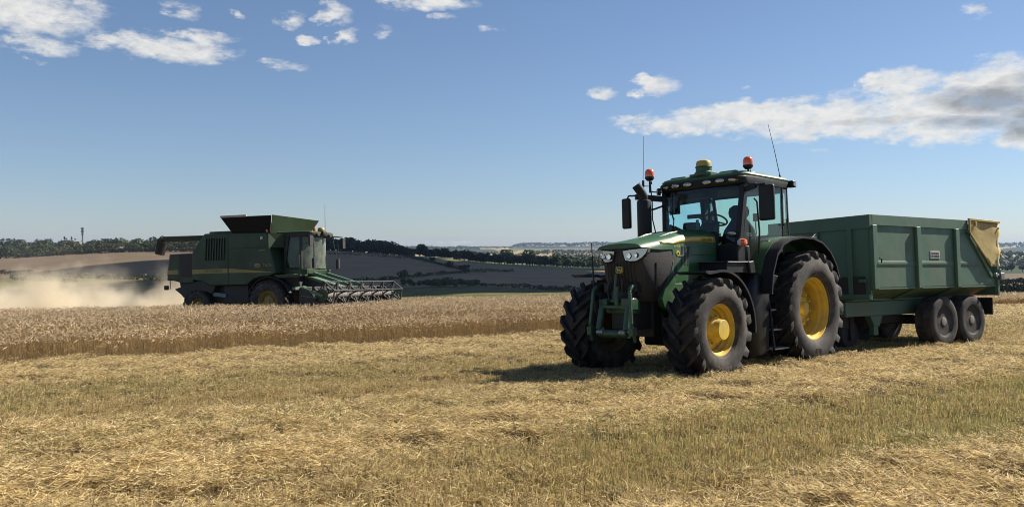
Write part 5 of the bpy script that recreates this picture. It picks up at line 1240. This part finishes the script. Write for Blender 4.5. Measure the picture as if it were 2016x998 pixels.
# bushes in the valley meadow
for i in range(17):
    px = 792 + (938-792)*(i+rr.uniform(.15,.85))/17
    tree(rk('bush0','bush1','bush2','bush3'), px, 470+rr.uniform(-12,12), rr.uniform(3.2,5.6)*(1.05 if 835 < px < 935 else .8), 'leafy bush in the row across the meadow behind the reel', 'bushes in the meadow row', name='bush', cat='bush', widen=1.15)
for px, Y, h, lab in ((793,585,6.5,'single round bush rising from the middle hedge below the grey field'),(851,770,7,'small lone tree on the hedge halfway down the slope'),(884,720,6.5,'lone bush where the slope hedge meets the lower hedge'),(826,610,4,'low bush on the lower hedge right of the single round bush')):
    tree(rk('round1','bush0'), px, Y, h, lab, name='bush', cat='bush')
# ------------------------------------------------------------------ hedges
def hedge(pts, h, label, wd=3., dens=2.2, col=(.028,.04,.016), col2=(.05,.062,.024)):
    """pts: (px, Y) along the hedge"""
    P = []; N_ = []
    for (a, b) in zip(pts[:-1], pts[1:]):
        A = land(*a); B = land(*b); L = (B-A).length; n = int(L*dens*h)
        for i in range(n):
            t = rr.random(); px = a[0]*(1-t)+b[0]*t; Y = math.exp(math.log(a[1])*(1-t)+math.log(b[1])*t); p = land(px, Y)
            hh = h*(.6+.7*float(vnoise(p.x*1.0, p.y, 9., 3))); z = rr.random()**.7*hh; P.append((p.x+rr.gauss(0,wd*.25), p.y+rr.gauss(0,wd*.25), p.z+z-.2)); N_.append((rr.gauss(0,1),rr.gauss(0,1),.6))
    P = np.array(P); N_ = np.array(N_); t = rng.uniform(0,1,(len(P),1)); V, F, C = leaves(P, N_, max(.8, h*.32), np.array([col])*(1-t)+np.array([col2])*t)
    o = link_mesh('hedge', np_mesh('hedge', V, F, [M_LEAF], C)); return tag(o, label, 'hedge')
def Yof(px, py):
    ysx = np.exp(np.linspace(math.log(260), math.log(1300), 400)); u = (px-1008)/1560; t = 485+land_tan(np.full(400,u), ysx)*1560; i = int(np.argmax(t <= py)); return float(ysx[i])
def hp(*pts): return [(px, Yof(px, py)) for px, py in pts]
hedge(hp((600,499.5),(633,500.6),(700,503),(796,509.5)), 2.3, 'long dark hedge across the upper grey field below the ridge wood')
hedge([(596,862),(650,862),(720,866),(790,880),(815,900)], 5.5, 'dark thicket along the foot of the ridge wood')
hedge(hp((800,507),(845,516),(909,532)), 2.7, 'hedge running down the slope from the big broad tree')
hedge(hp((690,556),(740,553.5),(840,544),(910,538),(960,536.3),(1010,535.2)), 2.7, 'winding dark hedge between the grey field and the lower field')
hedge(hp((905,533),(925,535.5)), 5., 'short thick clump where the slope hedge ends')
hedge(hp((936,562),(1000,565),(1060,569),(1120,573),(1190,575)), 2.3, 'dark hedge along the foot of the lower field, left of the tractor wheel')
hedge(hp((560,552),(640,556),(700,557)), 2.4, 'dark bushes along the meadow edge just behind the reel')
hedge(hp((-60,538),(40,541),(110,545),(190,549),(300,552),(360,554)), 3.6, 'dark hedge across the foot of the brown field, half hidden in dust')
hedge(hp((20,552),(90,554),(150,556)), 4, 'dark patch of scrub behind the dust plume')
hedge(hp((-60,512),(60,507),(150,501),(240,497),(330,496),(450,496)), 5, 'low dark hedge at the top edge of the brown field')
hedge(hp((1640,577),(1800,577),(1966,577),(2016,576),(2200,576)), 3.0, 'dark hedge just beyond the crop behind the trailer', wd=2., dens=9., col=(.016,.024,.009), col2=(.03,.04,.014))
hedge(hp((1660,560),(1900,560),(2016,559.5),(2200,559)), 3.4, 'dark hedge between the pale strip and the brown slope behind the trailer', wd=2., dens=6., col=(.016,.024,.009), col2=(.03,.04,.014))
for i in range(22):
    px = 1920 + 200*(i+rr.uniform(.1,.9))/22
    if 1992 < px < 2006: continue
    tree(rk(*R6), px, 930+rr.uniform(-25,25), rr.uniform(8,12), 'dark tree of the copse beyond the brown slope, right of the trailer', 'trees of the copse behind the trailer', widen=1.25)
# ------------------------------------------------------------------ far woods: each reads as one mass
def far_wood(spec, label, col=(.035,.05,.022), col2=(.055,.07,.03)):
    P = []; S_ = []
    for px0, px1, Y, dep, h, n in spec:
        for i in range(n):
            px = rr.uniform(px0, px1); y = Y+rr.uniform(-dep,dep); p = land(px, y); e = min(1, (px-px0)/6+.3, (px1-px)/6+.3)
            P.append((p.x, p.y, p.z + rr.uniform(.05,1)**.6*h*e*(.7+.5*float(vnoise(p.x, p.y*.3, h*3.5, 8))))); S_.append(h*.42)
    P = np.array(P); t = rng.uniform(0,1,(len(P),1)); V, F, C = leaves(P, np.tile([[0,-.5,.7]], (len(P),1)), np.array(S_), np.array([col])*(1-t)+np.array([col2])*t)
    o = link_mesh('woodland', np_mesh('woodland', V, F, [M_LEAF], C)); return tag(o, label, 'woodland', kind='stuff')
far_wood([(700,945,5200,300,20,1500),(930,1010,5800,200,16,300)], 'far blue wooded ridge on the skyline above the sloping belt')
far_wood([(1008,1330,6700,200,30,1600)], 'farthest dark wood on the skyline left of the tractor')
far_wood([(1050,1330,3300,180,17,1300),(860,1000,3000,150,12,600)], 'far wood below the golden strips left of the tractor')
far_wood([(1115,1330,2000,120,14,900),(1000,1120,1900,100,11,500)], 'mid-distance wood behind the valley trees')
far_wood([(1700,2250,1500,150,20,1800),(1700,2250,2100,200,22,1600)], 'dark wooded slope right of the trailer')
far_wood([(1700,2300,6200,400,32,2400)], 'far blue wooded ridge on the skyline right of the trailer')
far_wood([(-250,420,2200,150,18,1500)], 'far wood on the left skyline behind the barns')
# ------------------------------------------------------------------ barns and mast on the left skyline
M['sheetroof'] = mat('pale_roof', (.27,.29,.30), .5); M['barnwall'] = mat('barn_wall', (.16,.17,.16), .8)
def barn(px, Y, L, wd, h, yaw, label, lift=0.):
    p = land(px, Y); o = empty('barn', Matrix.Translation(p + Vector((0,0,lift))) @ Matrix.Rotation(yaw,4,'Z'), label, 'barn')
    b = MB(); b.prism([(-wd/2,-24),(wd/2,-24),(wd/2,h*.7),(0,h*.97),(-wd/2,h*.7)], -L/2, L/2, 'yz'); b.build('wall', M['barnwall'], o)
    b = MB(); b.prism([(-wd/2-.5,h*.66),(0,h),(wd/2+.5,h*.66),(wd/2+.5,h*.70),(0,h*1.04),(-wd/2-.5,h*.70)], -L/2-.5, L/2+.5, 'yz'); b.build('roof', M['sheetroof'], o); 
    b = MB(); b.box((-L*.15,-wd/2-.1,-2),(L*.10,-wd/2+.1,h*.5)); b.build('door', M['rust'], o)
barn(128, 1180, 11, 9, 6, .1, 'small pale-roofed barn left of the mast on the skyline', 14.5)
barn(149, 1180, 14, 9, 6, .1, 'pale-roofed barn beside the foot of the mast', 13.8)
barn(187, 1180, 19, 10, 6, .05, 'long pale-roofed barn right of the mast on the skyline', 13.6)
barn(235, 885, 12, 7, 3, .05, 'low pale shed among the trees at the top of the brown field', 2.5)
p = land(162.5, 1300); ms_ = empty('radio_mast', Matrix.Translation(p), 'tall telecom mast with clustered panel antennas rising above the left skyline wood', 'mast')
b = MB(); 
for a in range(3): b.tube([(math.cos(a*2.1)*1.3,math.sin(a*2.1)*1.3,0),(math.cos(a*2.1)*.6,math.sin(a*2.1)*.6,41)], .35, 6)
for z in range(4, 41, 2): b.tube([(math.cos(a*2.1)*(1.3-.017*z),math.sin(a*2.1)*(1.3-.017*z),z) for a in (0,1,2,0)], .15, 4, cap=False)
M['mast'] = mat('mast_steel', (.10,.11,.11), .6); b.build('shaft', M['mast'], ms_)
for z, n, r_, h in ((31,6,1.5,2.4),(35.5,7,1.9,3.2),(40,7,1.8,3.0)):
    for k in range(n):
        a = 2*PI*k/n; b = MB(); b.cbox((math.cos(a)*r_,math.sin(a)*r_,z),(.8,.8,h)); b.bar((0,0,z),(math.cos(a)*r_,math.sin(a)*r_,z),.2,.2); b.build('panel_antenna', M['mast'], ms_)
# ------------------------------------------------------------------ weeds in the stubble
def ground_at(px, py):
    d = Vector(((px-1008)/1560, 1, -(py-485)/1560)); t = -CAM_H/(d.z - .02*d.x + .047); return Vector((d.x*t, t, CAM_H + d.z*t))
M['weed'] = mat('weed_leaf', (.012,.035,.014), .9, spec=.05); M['petal'] = mat('poppy_petal', (.55,.06,.03), .5)
def weed(px, py, n, L, label):
    p = ground_at(px, py); o = empty('weed', Matrix.Translation(p), label, 'weed'); 
    b = MB(); b.tube([(0,0,-.02),(.01,0,L*.7)], .006, 5); b.build('stem', M['weed'], o)
    for k in range(n):
        a = rr.uniform(0,6.28); l = L*rr.uniform(.6,1.1); e = rr.uniform(.2,.9); z = rr.uniform(.02,L*.55); dx, dy = math.cos(a), math.sin(a); wv = l*.28
        b = MB(); pts = [(0,0,z),(dx*l*.5-dy*wv,dy*l*.5+dx*wv,z+l*.4*e),(dx*l*.55,dy*l*.55,z+l*.5*e),(dx*l*.5+dy*wv,dy*l*.5-dx*wv,z+l*.4*e),(dx*l,dy*l,z+l*.45*e)]
        b.add(pts, [(0,1,2),(0,2,3),(1,4,2),(2,4,3)]); b.build('leaf', M['weed'], o, fix=False)
    return o
weed(1510, 781, 8, .14, 'small dark green broad-leaved weed in the stubble below the tractor rear wheel')
weed(1526, 778, 7, .13, 'second dark green weed just right of the first one in the stubble')
p = ground_at(1799, 902); po = empty('poppy', Matrix.Translation(p), 'tiny red poppy in the stubble at the lower right', 'flower'); b = MB(); b.tube([(0,0,-.02),(.005,0,.075)], .0025, 5); b.build('stem', M['weed'], po)
for k in range(4):
    a = k*PI/2; b = MB(); b.add([(0,0,.075),(.02*math.cos(a-.7),.02*math.sin(a-.7),.092),(.03*math.cos(a),.03*math.sin(a),.098),(.02*math.cos(a+.7),.02*math.sin(a+.7),.092)], [(0,1,2,3)]); b.build('petal', M['petal'], po, fix=False)
# ------------------------------------------------------------------ dust thrown up behind the harvester
def dust():
    ang = math.atan2(.298, -.954); L, Wd, Hh = 26., 9., 6.6
    base = CH.matrix_world @ Vector((-4.6, 0, 0))
    o_m = Matrix.Translation((base.x, base.y, base.z - .9)) @ Matrix.Rotation(ang, 4, 'Z')
    b = MB(); b.box((-.6,-Wd/2,0),(L,Wd/2,Hh))
    m = bpy.data.materials.new('dust'); m.use_nodes = True; nt = m.node_tree; nt.nodes.remove(nt.nodes['Principled BSDF']); T = NT(nt); out = nt.nodes['Material Output']
    def mth(op, a, b=None, c=None, clamp=False):
        n = T.n('ShaderNodeMath', _operation=op); n.use_clamp = clamp
        for i, v in enumerate((a, b, c)):
            if v is None: continue
            if isinstance(v, (int, float)): n.inputs[i].default_value = v
            else: T.l(v, n.inputs[i])
        return n.outputs[0]
    tc = T.n('ShaderNodeTexCoord'); sp = T.n('ShaderNodeSeparateXYZ'); T.l(tc.outputs['Object'], sp.inputs[0]); X, Y, Z = sp.outputs
    def nz(scale, d, off, st=(1,1,1)):
        mp = T.n('ShaderNodeMapping'); mp.inputs['Location'].default_value = off; mp.inputs['Scale'].default_value = st; T.l(tc.outputs['Object'], mp.inputs[0])
        n = T.n('ShaderNodeTexNoise'); n.inputs['Scale'].default_value = scale; n.inputs['Detail'].default_value = d; n.inputs['Roughness'].default_value = .58; T.l(mp.outputs[0], n.inputs['Vector']); return n.outputs['Fac']
    n1 = nz(.5, 7, (0,0,0)); n2 = nz(.13, 2, (5,2,1), (1,1,.4))
    # plume top grows with distance, billowing
    top = mth('ADD', mth('ADD', mth('MULTIPLY_ADD', mth('MINIMUM', X, 3.), .30, .85), mth('MULTIPLY', mth('SINE', mth('MULTIPLY_ADD', X, 1.047, -1.26)), .95)), mth('MULTIPLY_ADD', n2, 3.0, -1.45))
    top = mth('ADD', top, mth('MULTIPLY_ADD', n1, 5.5, -2.75))
    v = mth('SUBTRACT', 1., mth('DIVIDE', mth('SUBTRACT', Z, .3), mth('MAXIMUM', top, .25)), clamp=True)
    v = mth('POWER', v, 1.3)
    lat = mth('SUBTRACT', 1., mth('POWER', mth('DIVIDE', Y, Wd*.5), 2.), clamp=True)
    ends = mth('MULTIPLY', mth('MULTIPLY_ADD', X, .5, .35, clamp=True), mth('MULTIPLY_ADD', X, -.25, L*.25, clamp=True))
    body = mth('MULTIPLY', mth('MULTIPLY', v, lat), ends)
    body = mth('MULTIPLY', body, mth('MULTIPLY_ADD', n1, 8.5, -3.6, clamp=True))
    # thin veil reaching higher
    veil = mth('MULTIPLY', mth('MULTIPLY', mth('SUBTRACT', 1., mth('MULTIPLY', Z, 1/Hh), clamp=True), lat), mth('MULTIPLY', ends, mth('MULTIPLY_ADD', n1, 3., -1.2, clamp=True)))
    d = mth('ADD', mth('MULTIPLY', body, 2.0), mth('MULTIPLY', veil, .022))
    pv = T.n('ShaderNodeVolumePrincipled'); pv.inputs['Color'].default_value = (.96,.86,.68,1); pv.inputs['Anisotropy'].default_value = .25; T.l(d, pv.inputs['Density']); T.l(pv.outputs[0], out.inputs['Volume'])
    o = b.build('dust_cloud', m, None, smooth=0); o.matrix_world = o_m; tag(o, 'pale tan dust plume billowing behind the harvester', 'dust', kind='stuff')
dust()
# ------------------------------------------------------------------ haze
b = MB(); b.box((-9900,-60,-420),(9900,8700,75)); hm = bpy.data.materials.new('haze'); hm.use_nodes = True; nt = hm.node_tree; nt.nodes.remove(nt.nodes['Principled BSDF']); T = NT(nt)
pv = T.n('ShaderNodeVolumePrincipled'); pv.inputs['Color'].default_value = (.34,.45,.70,1); pv.inputs['Density'].default_value = 5.5e-5; pv.inputs['Anisotropy'].default_value = .1; T.l(pv.outputs[0], nt.nodes['Material Output'].inputs['Volume'])
hz = b.build('haze', hm, None, smooth=0); tag(hz, 'thin bluish haze over the valley', 'haze', kind='stuff')
# ------------------------------------------------------------------ unseen cloud placed towards the sun so its shade lies on the grey fields
cx_, cy_, ca_ = -60., 715., 720.
off = ca_/math.tan(ELEV); cxy = Vector((cx_ + SUN.x*off, cy_ + SUN.y*off, ca_))
bm = bmesh.new(); rc = random.Random(2)
for k in range(80):
    a = rc.uniform(0,6.28); q = math.sqrt(rc.random()); x = math.cos(a)*q*200; y = math.sin(a)*q*385 
    r = rc.uniform(45,80); bmesh.ops.create_icosphere(bm, subdivisions=2, radius=r, matrix=Matrix.Translation((x,y,rc.uniform(-15,30))) @ Matrix.Diagonal((1,1,.45,1)))
me = bpy.data.meshes.new('cloud'); bm.to_mesh(me); bm.free(); M['cloud'] = mat('unseen_cloud_white', (.85,.85,.86), 1., spec=0.); me.materials.append(M['cloud'])  # mesh and material of the unseen cloud added to shade the fields
me.polygons.foreach_set('use_smooth', [True]*len(me.polygons)); co = link_mesh('cloud', me); co.location = cxy; tag(co, 'unseen cumulus cloud placed high over the valley to shade the grey fields', 'cloud', kind='structure')
# ------------------------------------------------------------------ camera and render
cam = bpy.data.cameras.new('camera'); cam.sensor_width = 36; cam.lens = 1560/2016*36; cam.clip_start = .1; cam.clip_end = 30000
co_ = bpy.data.objects.new('camera', cam); COL.objects.link(co_); co_.location = (0,0,CAM_H); co_.rotation_euler = (math.radians(90) - math.atan(14/1560), 0, 0); S.camera = co_
S.view_settings.view_transform = 'Standard'; S.view_settings.look = 'None'; S.view_settings.gamma = 1; S.view_settings.exposure = 1.03
S.cycles.use_denoising = True; S.cycles.use_adaptive_sampling = False; S.cycles.sample_clamp_indirect = 3.0; S.cycles.filter_width = 1.0; S.cycles.pixel_filter_type = 'BLACKMAN_HARRIS'
S.cycles.max_bounces = 7; S.cycles.diffuse_bounces = 3; S.cycles.glossy_bounces = 3; S.cycles.transparent_max_bounces = 12; S.cycles.volume_bounces = 3
S.cycles.volume_max_steps = 256; S.cycles.volume_step_rate = .6
S.cycles.caustics_reflective = False; S.cycles.caustics_refractive = False
